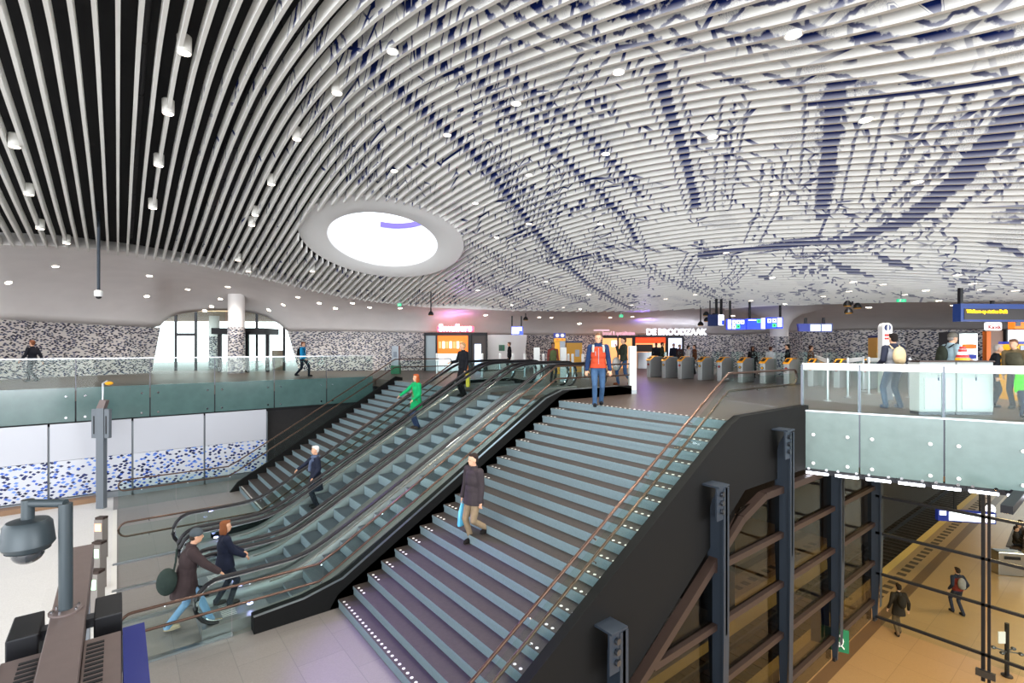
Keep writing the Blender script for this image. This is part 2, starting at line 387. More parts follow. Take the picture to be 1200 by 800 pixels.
# rows of little houses
vb = N('ShaderNodeTexVoronoi'); vb.voronoi_dimensions = '2D'; vb.distance = 'CHEBYCHEV'; vb.inputs['Scale'].default_value = 3.2; L(a2.outputs['Vector'], vb.inputs['Vector'])
mk = N('ShaderNodeTexNoise'); mk.inputs['Scale'].default_value = .45; mk.inputs['Detail'].default_value = 3; L(a2.outputs['Vector'], mk.inputs['Vector'])
hs = math_('MULTIPLY', ramp(vb.outputs['Distance'], .26, .30), ramp(mk.outputs['Fac'], .59, .62, 0, 1))
sm = math_('MAXIMUM', math_('MAXIMUM', main, math_('MULTIPLY', kerb, .9)), math_('MAXIMUM', math_('MAXIMUM', n1, n2), hs))
hz = N('ShaderNodeTexNoise'); hz.inputs['Scale'].default_value = 70; L(a2.outputs['Vector'], hz.inputs['Vector'])
mk2 = N('ShaderNodeTexNoise'); mk2.inputs['Scale'].default_value = .8; mk2.inputs['Detail'].default_value = 4; L(a2.outputs['Vector'], mk2.inputs['Vector'])
gr = math_('MULTIPLY', ramp(hz.outputs['Fac'], .45, .6, 0, .45), ramp(mk2.outputs['Fac'], .55, .62, 0, 1))
fac = math_('MULTIPLY', math_('MAXIMUM', sm, gr), a1.outputs['Alpha'], True)
at3 = N('ShaderNodeAttribute'); at3.attribute_name = 'printed'
fac = math_('MULTIPLY', math_('MAXIMUM', sm, gr), at3.outputs['Fac'], True)
mx = N('ShaderNodeMix'); mx.data_type = 'RGBA'; mx.inputs[6].default_value = (*srgb('ecebe6'), 1); mx.inputs[7].default_value = (*srgb('122566'), 1)
L(fac, mx.inputs['Factor']); L(mx.outputs[2], b.inputs['Base Color'])
SLAT = mp_
TH, DP, PITCH = .066, .30, .30
for k in range(-14, 86):
    u = k*PITCH; vs = np.arange(-6, 34, .08); ok = inside(np.full(vs.shape, u), vs)
    if not ok.any(): continue
    segs = []
    idx = np.where(ok)[0]; runs = np.split(idx, np.where(np.diff(idx) > 1)[0]+1)
    for r in runs:
        vv = vs[r]
        if len(vv) < 6: continue
        # split where the skylight cuts through
        zz = H(np.full(vv.shape, u), vv)
        du = u-SKC.x; dv = vv-SKC.y
        cut = (du**2+dv**2) < (SKR-.05)**2
        id2 = np.where(~cut)[0]
        for q in np.split(id2, np.where(np.diff(id2) > 1)[0]+1):
            if len(q) > 5: segs.append((vv[q], zz[q]))
    for vv, zz in segs:
        # drop what cannot be seen well behind the camera, keep the rest coarse
        n = len(vv); rows = [0, .1, .2, DP]
        prof = [(u-TH/2, w) for w in rows] + [(u+TH/2, DP), (u+TH/2, 0)]
        m = len(prof)
        X = np.array([p[0] for p in prof]); Wd = np.array([p[1] for p in prof])
        V = np.empty((n, m, 3)); V[..., 0] = X; V[..., 1] = vv[:, None]; V[..., 2] = zz[:, None]+Wd
        plan = V.copy(); plan[..., 0] = X+Wd*-.9; plan[..., 2] = 0
        st = ink(plan[..., 0], plan[..., 1])
        pr = np.ones((n, m)) * np.clip((u-.9)/1.2, 0, 1); pr[:, 0] *= .6; pr[:, -1] = 0
        ii = (np.arange(n-1)[:, None]*m+np.arange(m)[None])
        jj = (np.arange(n-1)[:, None]*m+(np.arange(m)+1)[None] % m)
        F = np.stack([ii, ii+m, jj+m, jj], -1).reshape(-1, 4)
        me = bpy.data.meshes.new('ceiling_slat')
        fl = F.tolist()+[list(range(m-1, -1, -1)), list(range((n-1)*m, n*m))]
        me.from_pydata(V.reshape(-1, 3).tolist(), [], fl)
        for nm, arr in (('street', st), ('printed', pr)):
            at_ = me.attributes.new(nm, 'FLOAT', 'POINT'); at_.data.foreach_set('value', arr.reshape(-1).astype(np.float32))
        at_ = me.attributes.new('plan', 'FLOAT_VECTOR', 'POINT'); at_.data.foreach_set('vector', plan.reshape(-1).astype(np.float32))
        # the underside of each slat is plain white
        me.materials.append(SLAT); me.materials.append(MT['offwhite'])
        mi = np.zeros(len(fl), np.int32); mi[:(n-1)*m].reshape(n-1, m)[:, m-1] = 1
        me.polygons.foreach_set('material_index', mi)
        me.update(); o = bpy.data.objects.new('ceiling_slat', me); COL.objects.link(o)
        if u < 1.0: tag(o, 'plain white ceiling slat hanging below the black void', 'ceiling slat', 'plain white ceiling slats')
        else: tag(o, 'white ceiling slat printed with a blue street map on its side', 'ceiling slat', 'map printed ceiling slats')
# black void above the slats, open at the skylight
mb = MB(); us = np.arange(-14.5, 29, .5); vs = np.arange(-6.5, 33, .5)
U, V = np.meshgrid(us, vs, indexing='ij'); Z = np.maximum(H(U, V), 2.3)+.75
idx = {}
for i in range(len(us)):
    for j in range(len(vs)):
        idx[i, j] = len(mb.v); mb.v.append((us[i], vs[j], Z[i, j]))
for i in range(len(us)-1):
    for j in range(len(vs)-1):
        cu, cv = us[i]+.25, vs[j]+.25
        if math.hypot(cu-SKC.x, cv-SKC.y) < SKR-.55: continue
        if not inside(np.array([cu]), np.array([cv]))[0] and not inside(np.array([cu-1.2]), np.array([cv-1.2]))[0]: continue
        mb.f.append((idx[i, j], idx[i, j+1], idx[i+1, j+1], idx[i+1, j])); mb.m.append(0)
o = struct('ceiling', mb, MT['void']); s = o.modifiers.new('s', 'SOLIDIFY'); s.thickness = .2; s.offset = 1
# ducts and hangers in the void on the left
for (x0, v0, v1, r, lab) in ((2.55, 4, 24, .17, 'thick dark duct above the slats right of the first lamp row'), (4.05, 3, 22, .12, 'thin dark duct above the slats, farther right'), (.4, 6, 25, .06, 'slim dark pipe above the plain white slats')):
    vv = np.arange(v0, v1, .5); zz = H(np.full(vv.shape, x0), vv)
    mb = MB(); mb.tube([(x0, a, z+.50) for a, z in zip(vv, zz)], r, 10)
    for a, z in list(zip(vv, zz))[::4]: mb.tube([(x0, a-.04, z+.50), (x0, a+.04, z+.50)], r*1.15, 10)
    tag(mb.build('ceiling_duct', MT['pipe'], smooth=True), lab, 'duct')
# ring of the skylight
n = 96; mb = MB()
def ringpts(R, up): return [SKC + rt*R*math.cos(2*PI*i/n) + ST*R*math.sin(2*PI*i/n) + SNRM*up for i in range(n)]
prof = [(SKR, .42), (SKR, .03), (SKR-.03, 0), (SKR*.664+.05, 0), (SKR*.664, .04), (SKR*.664, 2.4), (SKR*.664+.12, 2.4), (SKR*.664+.12, .42)]
vs = []
for R, up in prof: vs += ringpts(R, up)
m = len(prof); fs = [(j*n+i, j*n+(i+1) % n, ((j+1) % m)*n+(i+1) % n, ((j+1) % m)*n+i) for j in range(m) for i in range(n)]
mb.add(vs, fs)
sk = empty('skylight', 'large round white ring skylight in the slatted ceiling, bright sky in it', 'skylight', SKC)
def cpt(o, par): o.parent = par; o.matrix_parent_inverse = Matrix.Translation(-Vector(par.location)); return o
cpt(mb.build('ring', MT['white'], smooth=True), sk)
mb = MB(); mb.add(ringpts(SKR*.664-.01, 2.38)+ringpts(SKR*.664-.01, 2.35), [tuple(range(n)), tuple(range(2*n-1, n-1, -1))]); cpt(mb.build('skylight_glass', glass('skylight glass', (.95, .97, 1), 1)), sk)
mb = MB(); vs = []; m2 = 26
for up in (2.0, 2.25):
    for i in range(m2):
        a = PI*(.22+.40*i/(m2-1)); vs.append(SKC+rt*(SKR*.66)*math.cos(a)+ST*(SKR*.66)*math.sin(a)+SNRM*up)
for up in (2.0, 2.25):
    for i in range(m2):
        a = PI*(.22+.40*i/(m2-1)); vs.append(SKC+rt*(SKR*.645)*math.cos(a)+ST*(SKR*.645)*math.sin(a)+SNRM*up)
fs = []
for i in range(m2-1): fs += [(i, i+1, m2+i+1, m2+i), (2*m2+i, 3*m2+i, 3*m2+i+1, 2*m2+i+1), (i, 2*m2+i, 2*m2+i+1, i+1), (m2+i, m2+i+1, 3*m2+i+1, 3*m2+i)]
mb.add(vs, fs); cpt(mb.build('violet_light_strip', mat('violet led', '4a3bd8', .4, emit='5548ff', es=1.0)), sk)
# ============================================================ PLASTER VAULT between the slats and the walls
xs = sorted(set(list(range(-420, -60, 40))+list(range(-60, 1300, 8))+list(range(1300, 1701, 40))+[193, 201, 313, 328, 337]))
mb = MB(); NS = 14; vs = []
for x in xs:
    ey, eY = ipl(EPX, x); ty, tY = ipl(TPX, x); E = pt(x, ey, eY); T = pt(x, ty, tY); E.z += .10
    C = Vector((E.x*.22+T.x*.78, E.y*.22+T.y*.78, E.z*.93+T.z*.07))
    vs.append(Vector((E.x*1.0, E.y, E.z+.45)))
    for i in range(NS+1):
        t_ = i/NS; vs.append(E*(1-t_)**2+C*2*t_*(1-t_)+T*t_*t_)
m = NS+2; mb.add(vs, [(i*m+j, (i+1)*m+j, (i+1)*m+j+1, i*m+j+1) for i in range(len(xs)-1) for j in range(m-1)])
VBVH = BVHTree.FromPolygons([Vector(v) for v in mb.v], mb.f)
o = struct('ceiling', mb, MT['plaster'], smooth=True); s = o.modifiers.new('s', 'SOLIDIFY'); s.thickness = .25; s.offset = 1
CAMP = Vector((0, 0, EYE))
def ray(px, py):
    d = pt(px, py, 1.0)-CAMP; return d.normalized()
def on_vault(px, py):
    h = VBVH.ray_cast(CAMP, ray(px, py)); return (h[0], h[1]) if h[0] else (None, None)
# ============================================================ TILED WALLS
TILE = speckle('black and blue mosaic chips', 'c6c1be', ['26253a', '2b3050', '1c1b28', '3c4460'], 6.5, .54, 1.9, size=.34)
TILEL = speckle('blue chips on white glass', 'cdd0d9', ['1d2a66', '3b62c4', '17204a', '6f92da'], 6.8, .50, 1.5, .25, size=.30)
def tiled(name, cols, mt=TILE, z0=0.0):
    """cols: (px_top, py_top, Y, px_bottom)"""
    me = bpy.data.meshes.new(name); vs = []; uv = []; d = 0; last = None
    for px, py, Y, pb in cols:
        T = pt(px, py, Y); B = col(pb, Y, z0)
        q = (T.xy+B.xy)/2
        if last is not None: d += (q-last).length
        last = q; vs += [T, B]; uv += [(d, T.z), (d, B.z)]
    fs = [(2*i, 2*i+1, 2*i+3, 2*i+2) for i in range(len(cols)-1)]
    me.from_pydata(vs, [], fs); me.materials.append(mt); l = me.uv_layers.new(name='UVMap')
    for lo in me.loops: l.data[lo.index].uv = uv[lo.vertex_index]
    o = bpy.data.objects.new(name, me); COL.objects.link(o); o['kind'] = 'structure'
    s = o.modifiers.new('s', 'SOLIDIFY'); s.thickness = .2; s.offset = -1 if True else 1
    return o
def wcol(x, pb=None):
    y, Y = ipl(TPX, x); return (x, y, Y, x if pb is None else pb)
tiled('wall_left', [wcol(x) for x in (-420, -300, -200, -120, -80, -40, 0, 45, 90, 120, 150)]+[(188, 384, 28.4, 178)])
tiled('wall_back', [(337, 388, 30.4, 350)]+[wcol(x) for x in (370, 400, 450, 500, 560, 620, 660, 700, 740, 780, 820, 860, 905, 940, 970, 1000, 1060, 1130, 1200, 1300, 1450, 1700)])
# ============================================================ FLOORS
fl = MB()
C1 = (12.5, 4.95); C2 = (13.75, 1.35); C3 = (16.4, -6)
fl.prism([(-16, 22.0), (9.35, 22.0), (9.35, 60), (-16, 60)], -.35, 0, 'z')
fl.prism([(9.35, 5.0), C1, (60, 4.95), (60, 60), (9.35, 60)], -.35, 0, 'z')
fl.prism([C1, C2, C3, (60, -6), (60, 4.95)], -.35, 0, 'z')
struct('floor', fl, FLOOR)
so = MB()
so.prism([(-16, 22.15), (9.35, 22.15), (9.35, 60), (-16, 60)], -1.15, -.351, 'z')
so.prism([(9.55, 5.2), (C1[0]+.15, 5.2), (C2[0]+.15, 1.35), (C3[0]+.15, -6), (60, -6), (60, 60), (9.55, 60)], -1.15, -.351, 'z')
struct('ceiling', so, MT['soffit'])
lf = MB(); lf.prism([(-.12, 5.0), (9.0, 5.0), (9.0, 22.2), (-.12, 22.2)], LOW-.3, LOW, 'z'); lf.box((-.12, -8, LOW-.3), (2.6, 5.0, LOW)); struct('floor', lf, FLOORL)
lf = MB(); lf.prism([(-22, -8), (-.12, -8), (-.12, 22.2), (-22, 22.2)], LOW-.3, LOW, 'z'); struct('floor', lf, FLOORW)
# lower hall: wall with white glass panels over a tiled band, dark recess beyond
PV = 21.85
wb = MB(); wb.box((-22, PV+.12, LOW), (4.75, PV+.3, -1.15)); struct('wall_lower', wb, MT['grey'])
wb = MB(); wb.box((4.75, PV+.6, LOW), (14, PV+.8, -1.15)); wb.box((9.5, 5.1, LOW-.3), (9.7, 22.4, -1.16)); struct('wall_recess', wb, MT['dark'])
x = 4.7; i = 0
while x > -16:
    W_ = 2.15; x0 = x-W_+.03
    e = empty('wall_panel', 'white glass wall panel over a band of blue chips on the lower wall', 'wall panel', (x0, PV, LOW), 0, 'white wall panels of the lower hall')
    b1 = MB(); b1.box((0, 0, 1.42), (W_-.06, .1, 2.62)); b1.build('upper_panel', MT['panel'], e)
    me = bpy.data.meshes.new('tiled_panel'); b2 = MB(); b2.box((0, 0, .22), (W_-.06, .1, 1.41)); o = b2.build('tiled_panel', TILEL, e); l = o.data.uv_layers.new(name='UVMap')
    for lo in o.data.loops:
        c = o.data.vertices[lo.vertex_index].co; l.data[lo.index].uv = (c.x+x0, c.z)
    b3 = MB(); b3.box((0, -.04, 0), (W_-.06, .1, .2)); b3.build('plinth', MT['grey'], e)
    x -= W_; i += 1
mb = MB(); mb.box((-16, PV-.42, LOW), (-.5, PV-.06, LOW+.16)); tag(mb.build('floor_ledge', mat('oak ledge', '8c6d52', .6)), 'brown ledge along the foot of the tiled lower wall', 'ledge')
# left balcony fascia and glass guard
mb = MB(); mb.box((-16, 22.02, -.95), (9.4, 22.14, -.001)); struct('trim_1', mb, MT['black'])
fx = [-16, -13.6, -11.4, -9.3, -7.2, -5.2, -3.2, -1.1, .9, 2.9, 5.0, 7.1, 9.2]
for a, b_ in zip(fx, fx[1:]):
    e = empty('balcony_panel', 'teal glass panel on the edge of the left walkway', 'balcony panel', (a+.02, 21.98, 0), 0, 'teal panels below the left walkway')
    q = MB(); q.box((0, 0, -1.02), (b_-a-.04, .03, .1)); q.build('back_painted_glass', MT['fascia'], e)
    q = MB()
    for xx in (.22, b_-a-.26):
        for zz in (-.88, -.18): q.tube([(xx, .0, zz), (xx, -.03, zz)], .035, 10)
    q.build('fixing', MT['chrome'], e)
    q = MB(); q.box((0, .0, .1), (b_-a-.04, .02, 1.04)); q.build('guard_glass', GL, e)
    q = MB(); q.box((-.03, .03, -.2), (-.01, .09, 1.04)); q.build('post', MT['dsteel'], e)
mb = MB(); mb.box((-16, 21.955, 1.04), (9.3, 22.02, 1.075)); tag(mb.build('guard_rail', MT['steel']), 'long steel top rail of the left walkway guard', 'rail')
# ============================================================ STAIRS
ST_U0, ST_DU, ST_DZ, NST = 3.40, .297, .175, 21
def stairs(name, label, v0, v1, dots_l, dots_r):
    e = empty(name, label, 'staircase', (ST_U0, v0, LOW)); Wd = v1-v0
    for k in range(NST):
        z = (k+1)*ST_DZ; x = k*ST_DU; b_ = MB(); last = k == NST-1
        b_.box((x, 0, z-ST_DZ), (x+.30 if not last else x+.03, Wd, z-.03), 0)            # riser body
        b_.box((x-.012, 0, z-.03), (x+ST_DU+.01 if not last else x+.06, Wd, z), 1)
        b_.box((x-.014, 0, z-.06), (x-.0125+.004, Wd, z-.004), 0)
        full = k in (0, NST-1)
        if full: ys = np.arange(.15, Wd-.1, .135)
        else: ys = [q for q in (.16, .29, .42) if dots_l]+[Wd-q for q in (.16, .29, .42) if dots_r]
        for y in ys:
            b_.tube([(x+.045, y, z), (x+.045, y, z+.006)], .026, 8, 2)
        b_.build('step', [MT['riser'], MT['tread'], MT['stud']], e)
    prof = [(-.35, -.0), (-.1, .30), (NST*ST_DU-.2, NST*ST_DZ+.12), (NST*ST_DU-.1, NST*ST_DZ), (NST*ST_DU-.1, NST*ST_DZ-1.1), (1.2, 0)]
    return e, prof
sr, prof = stairs('staircase', 'wide right staircase of dark treads and pale risers beside the escalators', 5.02, 9.80, True, True)
b_ = MB(); b_.prism([(a, c) for a, c in [(-.18, 0), (-.02, .25), (.3, .45), (6.0, 3.80), (6.4, 3.93), (9.2, 3.93), (9.2, 3.3), (6.2, 3.3), (.8, 0)]], 4.80, 4.95)
b_.build('side_stringer', MT['stringer'], sr)
sl, _ = stairs('staircase', 'wide left staircase between the tiled wall and the escalators', 15.12, 19.98, True, False)
for yy in (0-.10, 4.86):
    b_ = MB(); b_.prism([(-.3, 0), (-.05, .32), (6.0, 3.86), (6.3, 3.80), (6.3, 3.2), (.9, 0)], yy, yy+.1); b_.build('side_stringer', MT['stringer'], sl)
# right flank: deep dark plate under the open side of the right stairs
RV = 4.94
def flank(u): return LOW+(u-3.4)*.589
b_ = MB(); prof = [(2.2, LOW-.35), (2.9, LOW+.0), (3.3, LOW+.42), (9.1, flank(9.1)+.30), (9.45, .10), (12.55, .10), (12.55, -1.35), (9.6, -1.35), (3.2+.9, flank(4.1)-1.6), (2.2, flank(2.2)-1.5)]
b_.prism(prof, RV-.10, RV+.06); tag(b_.build('flank_plate', MT['stringer']), 'deep dark steel plate along the open side of the right staircase', 'panel')
b_ = MB(); b_.beam((2.0, RV-.16, flank(2.0)-1.62), (9.3, RV-.16, -1.62+flank(9.3)), .16, .14); b_.beam((9.3, RV-.16, -1.62+flank(9.3)), (10.2, RV-.16, -1.55), .16, .14); b_.beam((10.2, RV-.16, -1.55), (13, RV-.16, -1.55), .16, .14)
tag(b_.build('edge_beam', MT['brown']), 'brown edge beam under the dark stair flank', 'beam')
# ============================================================ HANDRAIL GUARDS (glass + two bronze rails, round ends)
def zs(u, top=0.0, u0=3.40, u1=9.35):          # stair pitch line above the nosings, flat on both floors
    return LOW+min(max((u-u0+.297)*.589, 0), 3.675)
def guard(name, label, v, ua, ub, side=1, end_top='loop', base=True, both=True, ut0=1.4, joints=6, start='loop', z2=.58, z1=.92):
    e = empty(name, label, 'handrail', (ua, v, LOW))
    def P(u, h): return Vector((u-ua, 0, zs(u)+h-LOW))
    us = [ua+.18, 2.6, 3.05, 3.4]+list(np.arange(4, 9.0, .5))+[9.05, 9.35, 9.9]+([ub-.18] if ub > 10.1 else [])
    us = [u for u in us if ua <= u <= ub]
    hi = [P(u, z1) for u in us]; lo = [P(u, z2) for u in us]
    off = Vector((0, .06*side, 0))
    path = [p+off for p in hi]
    def arc(c, r, sgn): return [c+Vector((sgn*r*math.sin(t), 0, r*math.cos(t)))+off for t in np.linspace(.3, PI-.3, 7)]
    b_ = MB()
    if end_top == 'loop': path += arc((hi[-1]+lo[-1])/2, (z1-z2)/2, 1)
    path += [p+off for p in reversed(lo)]
    if start == 'loop': path += [q for q in reversed(arc((hi[0]+lo[0])/2, (z1-z2)/2, -1))]
    b_.tube(path, .024, 10, closed=(start == 'loop' and end_top == 'loop')); b_.build('rail', MT['wood'], e, smooth=True)
    # brackets
    for u in np.arange(ua+.6, ub-.2, 1.25):
        for h in (z1, z2): b_ = MB(); b_.tube([P(u, h-.045), P(u, h-.03)+off], .012, 6); b_.build('bracket', MT['chrome'], e)
    # glass panes
    js = list(np.linspace(ua, ub, joints+1))
    for a, c in zip(js, js[1:]):
        q = MB(); cuts = sorted(set([a+.01, c-.01]+[u for u in us if a+.01 < u < c-.01]+[u for u in (3.1, 9.05) if a+.01 < u < c-.01]))
        prof = [(u-ua, zs(u)+.84-LOW) for u in cuts]+[(u-ua, max(zs(u)-.05, LOW+.02)-LOW) for u in reversed(cuts)]
        q.prism(prof, -.008, .008); q.build('glass_pane', GL, e)
    return e
guard('stair_handrail', 'double bronze handrail and glass between the right staircase and the escalators', 9.97, 0.0, 12.6, -1, joints=8)
guard('stair_handrail', 'double bronze handrail and glass on the open side of the right staircase', 4.99, 2.4, 12.45, 1, 'loop', joints=6)
guard('stair_handrail', 'double handrail and glass between the left staircase and the escalators', 15.08, 0.0, 12.6, 1, joints=8)
guard('stair_handrail', 'double handrail and glass before the tiled wall left of the left staircase', 20.05, 0.0, 12.2, -1, joints=8)
# base walls under the glass
def basewall(v0, v1, lab, mt=MT['stringer'], ue=12.7):
    b_ = MB(); b_.prism([(1.9, LOW), (1.9, LOW+.30), (2.75, LOW+.36), (3.5, zs(3.5)+.30), (8.9, zs(8.9)+.34), (9.5, .27), (ue-.9, .27), (ue, .12), (ue, -.02), (9.5, -.3), (4.4, LOW)], v0, v1)
    b_.build('x', mt)
    o = bpy.data.objects['x']; o.name = 'kerb_wall'
    q = MB(); pr = [(1.9, LOW+.30), (2.75, LOW+.36), (3.5, zs(3.5)+.30), (8.9, zs(8.9)+.34), (9.5, .27), (ue-.9, .27)]
    for a, c in zip(pr, pr[1:]): q.beam((a[0], v0+.03, a[1]), (c[0], v0+.03, c[1]), .05, .03)
    q.build('steel_edge', MT['steel'], o)
    return tag(o, lab, 'kerb wall')
basewall(9.82, 10.06, 'dark sloping kerb wall between the right staircase and the nearest escalator')
basewall(14.97, 15.10, 'dark sloping kerb wall between the left staircase and the farthest escalator')
# ============================================================ ESCALATORS
def ze(u):                                        # level of the step band
    a, b_ = 2.95, 2.95+3.675/.577
    def soft(x, r=.35): return (x+math.sqrt(x*x+r*r))/2
    return LOW+.577*(soft(u-a)-soft(u-b_))
def escalator(v0, label):
    e = empty('escalator', label, 'escalator', (1.0, v0, LOW), 0, 'parallel escalators'); W_ = 1.50
    def P(u, y, h): return Vector((u-1.0, y, ze(u)+h-LOW))
    U = [1.45, 1.9, 2.3]+list(np.arange(2.5, 3.6, .12))+list(np.arange(3.8, 8.8, .5))+list(np.arange(8.8, 10, .12))+[10.3, 10.8, 11.35]
    for y in (.12, W_-.12):
        # newel to newel handrail
        r = .40; path = [P(u, y, .98) for u in U]
        cb = P(1.45, y, .98-r); ct = P(11.35, y, .98-r)
        top = [ct+Vector((r*math.sin(t), 0, r*math.cos(t))) for t in np.linspace(.25, PI-.1, 9)]
        bot = [cb+Vector((-r*math.sin(t), 0, r*math.cos(t))) for t in np.linspace(PI-.1, .25, 9)]
        b_ = MB(); b_.tube(bot+path+top, .05, 10, rz=.034); b_.build('handrail', MT['rubber'], e, smooth=True)
        r2 = r-.045; b_ = MB(); b_.tube([cb+Vector((-r2*math.sin(t), 0, r2*math.cos(t))) for t in np.linspace(PI, 0, 11)]+[P(u, y, .98-.045) for u in U]+[ct+Vector((r2*math.sin(t), 0, r2*math.cos(t))) for t in np.linspace(0, PI, 11)], .016, 6)
        b_.build('rail_guide', MT['chrome'], e, smooth=True)
        q = MB(); UU = [u for u in U]
        prof = [(p.x, p.z) for p in (P(u, y, .93) for u in UU)]+[(ct+Vector((.36*math.sin(t), 0, .36*math.cos(t)))).xz[:] for t in np.linspace(.2, PI, 8)]
        prof += [(p.x, p.z) for p in (P(u, y, .20) for u in reversed(UU))]+[(cb+Vector((-.36*math.sin(t), 0, .36*math.cos(t)))).xz[:] for t in np.linspace(PI, .2, 8)]
        # build as strip so the concave outline stays clean
        n = len(UU); vs = []; fs = []
        for t_ in (-.007, .007):
            for u in UU: vs.append(P(u, y+t_, .94)); vs.append(P(u, y+t_, .18))
        for s_ in (0, 1):
            o_ = s_*2*n
            for i in range(n-1): fs.append((o_+2*i, o_+2*i+1, o_+2*i+3, o_+2*i+2))
        q.add(vs, fs)
        for cc, sg in ((cb, -1), (ct, 1)):
            pr = [(cc+Vector((0, 0, .36))).xz[:]]+[(cc+Vector((sg*.37*math.sin(t), 0, .37*math.cos(t)))).xz[:] for t in np.linspace(0, PI, 12)]
            q.prism(pr, y-.007, y+.007)
        q.build('balustrade_glass', GLE, e)
        # deck and skirt
        s_ = 1 if y < W_/2 else -1; q = MB(); vs = []
        sec = [(y-.12*s_, .19), (y+.10*s_, .19), (y+.155*s_, .10), (y+.155*s_, -.16), (y-.12*s_, -.30)]
        UD = [1.15]+U+[11.65]
        for u in UD: vs += [P(u, a, max(h, -.0+(-.02 if u < 2.5 else -.3)) if h < 0 else h) for a, h in sec]
        m = len(sec); fs = [(i*m+j, i*m+(j+1) % m, (i+1)*m+(j+1) % m, (i+1)*m+j) for i in range(len(UD)-1) for j in range(m)]
        fs += [tuple(range(m)), tuple(range((len(UD)-1)*m, len(UD)*m))[::-1]]
        q.add(vs, fs); q.build('skirt_deck', MT['esteel'], e, smooth=True)
        q = MB()
        for hh in ((y+.13*s_),): q.tube([P(u, hh, .165) for u in U[3:-3]], .012, 6)
        q.build('skirt_light', MT['etrim'], e)
    # steps
    u = 2.35
    while u < 10.2:
        zt = ze(u+.2); zn = ze(u-.2); q = MB()
        q.box((u-1.0, .29, zt-LOW-.05), (u-1.0+.41, W_-.29, zt-LOW), 0)
        if zt-zn > .02: q.box((u-1.0-.004, .29, zn-LOW-.02), (u-1.0+.03, W_-.29, zt-LOW-.012), 1)
        for i in range(16): 
            yy = .31+i*(W_-.62)/15
            q.box((u-1.0+.02, yy-.008, zt-LOW), (u-1.0+.40, yy+.008, zt-LOW+.006), 0)
        q.build('step', [MT['etread'], MT['eriser']], e); u += .405
    q = MB(); q.box((.15, .27, -.01), (1.4, W_-.27, .015)); q.build('landing_plate', MT['grey'], e)
    q = MB()
    for i in range(14): q.box((.55, .33+i*.063, .015), (.80, .345+i*.063, .018))
    q.build('comb_mark', MT['stud'], e)
    q = MB(); q.box((9.15, .27, 3.66), (10.8, W_-.27, 3.69)); q.build('landing_plate', MT['grey'], e)
    q = MB(); q.prism([(2.7, .0), (8.2, 3.17), (10.6, 3.4), (10.6, 2.9), (8.4, 2.6), (4.0, 0)], .05, W_-.05); q.build('truss', MT['black'], e)
    for y in (.29, W_-.29):
        q = MB(); q.ell((.95, y, .30), (.05, .015, .022), 8, 6); q.build('comb_lamp', MT['lampv'], e)
    return e
MT['esteel'] = mat('satin steel deck', '8f8c8b', .38, .7); MT['etrim'] = mat('bright trim', 'cfc7ba', .2, .9)
MT['lampv'] = mat('violet comb lamp', 'ffffff', .5, emit='b9b4ff', es=14)
escalator(10.14, 'escalator nearest the right staircase, with two people stepping on')
escalator(11.76, 'middle escalator of the three between the staircases')
escalator(13.38, 'escalator next to the left staircase, carrying two women down')
# ============================================================ PLATFORM HALL BELOW
pf = MB(); E1 = 7.35
pf.prism([(-4, -14), (75, -14), (75, 5.85), (-4, 5.85)], PLAT-.4, PLAT, 'z', 0)
pf.prism([(-4, 5.85), (75, 5.85), (75, 6.2), (-4, 6.2)], PLAT-.4, PLAT, 'z', 1)
pf.prism([(-4, 6.2), (75, 6.2), (75, 7.05), (-4, 7.05)], PLAT-.4, PLAT, 'z', 0)
pf.prism([(-4, 7.05), (75, 7.05), (75, E1), (-4, E1)], PLAT-1.2, PLAT+.001, 'z', 2)
for i in range(70):
    u0 = 2+i*.62; pf.box((u0, 6.48, PLAT), (u0+.33, 6.80, PLAT+.006), 3)
EDGE = mat('pale yellow platform edge', 'd9b76a', .5); STRIPE = mat('brown platform stripe', '6e563c', .4); TACT = mat('dark tactile tile', '4a3c2c', .6)
struct('floor', pf, [MT['terr'], STRIPE, EDGE, TACT])
pf = MB(); pf.box((-4, 9.75, PLAT-1.2), (29, 10.05, PLAT+.001), 2); pf.box((-4, 10.05, PLAT-.4), (29, 18, PLAT), 0)  # second platform strip, added in place of a reflection in the glass
for i in range(42):
    u0 = 2+i*.62; pf.box((u0, 10.3, PLAT), (u0+.33, 10.62, PLAT+.006), 3)
pf.box((-4, 11.1, PLAT), (29, 11.5, PLAT+.002), 1)
struct('floor', pf, [MT['terr'], STRIPE, EDGE, TACT])
tb = MB(); tb.box((-4, E1, PLAT-1.2), (75, 9.75, PLAT-1.0)); struct('floor', tb, MT['dark'])
tb = MB()
for v in (7.85, 9.28): tb.box((-4, v-.035, PLAT-.98), (75, v+.035, PLAT-.80))
ra = empty('railway_track', 'dark railway track running beside the amber platform below', 'railway track', (0, 8.5, PLAT-1))
def local(mb_, off):
    mb_.v = [(a-off[0], b_-off[1], c-off[2]) for a, b_, c in mb_.v]; return mb_
local(tb, (0, 8.5, PLAT-1)).build('rails', MT['dsteel'], ra)
tb = MB()
for i in range(95): tb.box((4+i*.6, 7.3+.1, PLAT-1.0), (4+i*.6+.22, 9.7, PLAT-.97))
local(tb, (0, 8.5, PLAT-1)).build('sleepers', MT['brown'], ra)
hw = MB(); hw.box((29, 10.1, PLAT-1.2), (29.3, 18, -1.16)); hw.box((29, 9.8, PLAT-1.2), (75, 10.1, -1.16)); hw.box((-4.3, -14, PLAT-1.2), (-4, 18, LOW-.3)); hw.box((75, -14, PLAT-1.2), (75.3, 18, -1.1)); hw.box((-4, 18, PLAT-1.2), (9.7, 18.3, LOW-.31)); hw.box((9.7, 18, PLAT-1.2), (75, 18.3, -1.16)); hw.box((-4, -14.3, PLAT), (75, -14, -1.1))
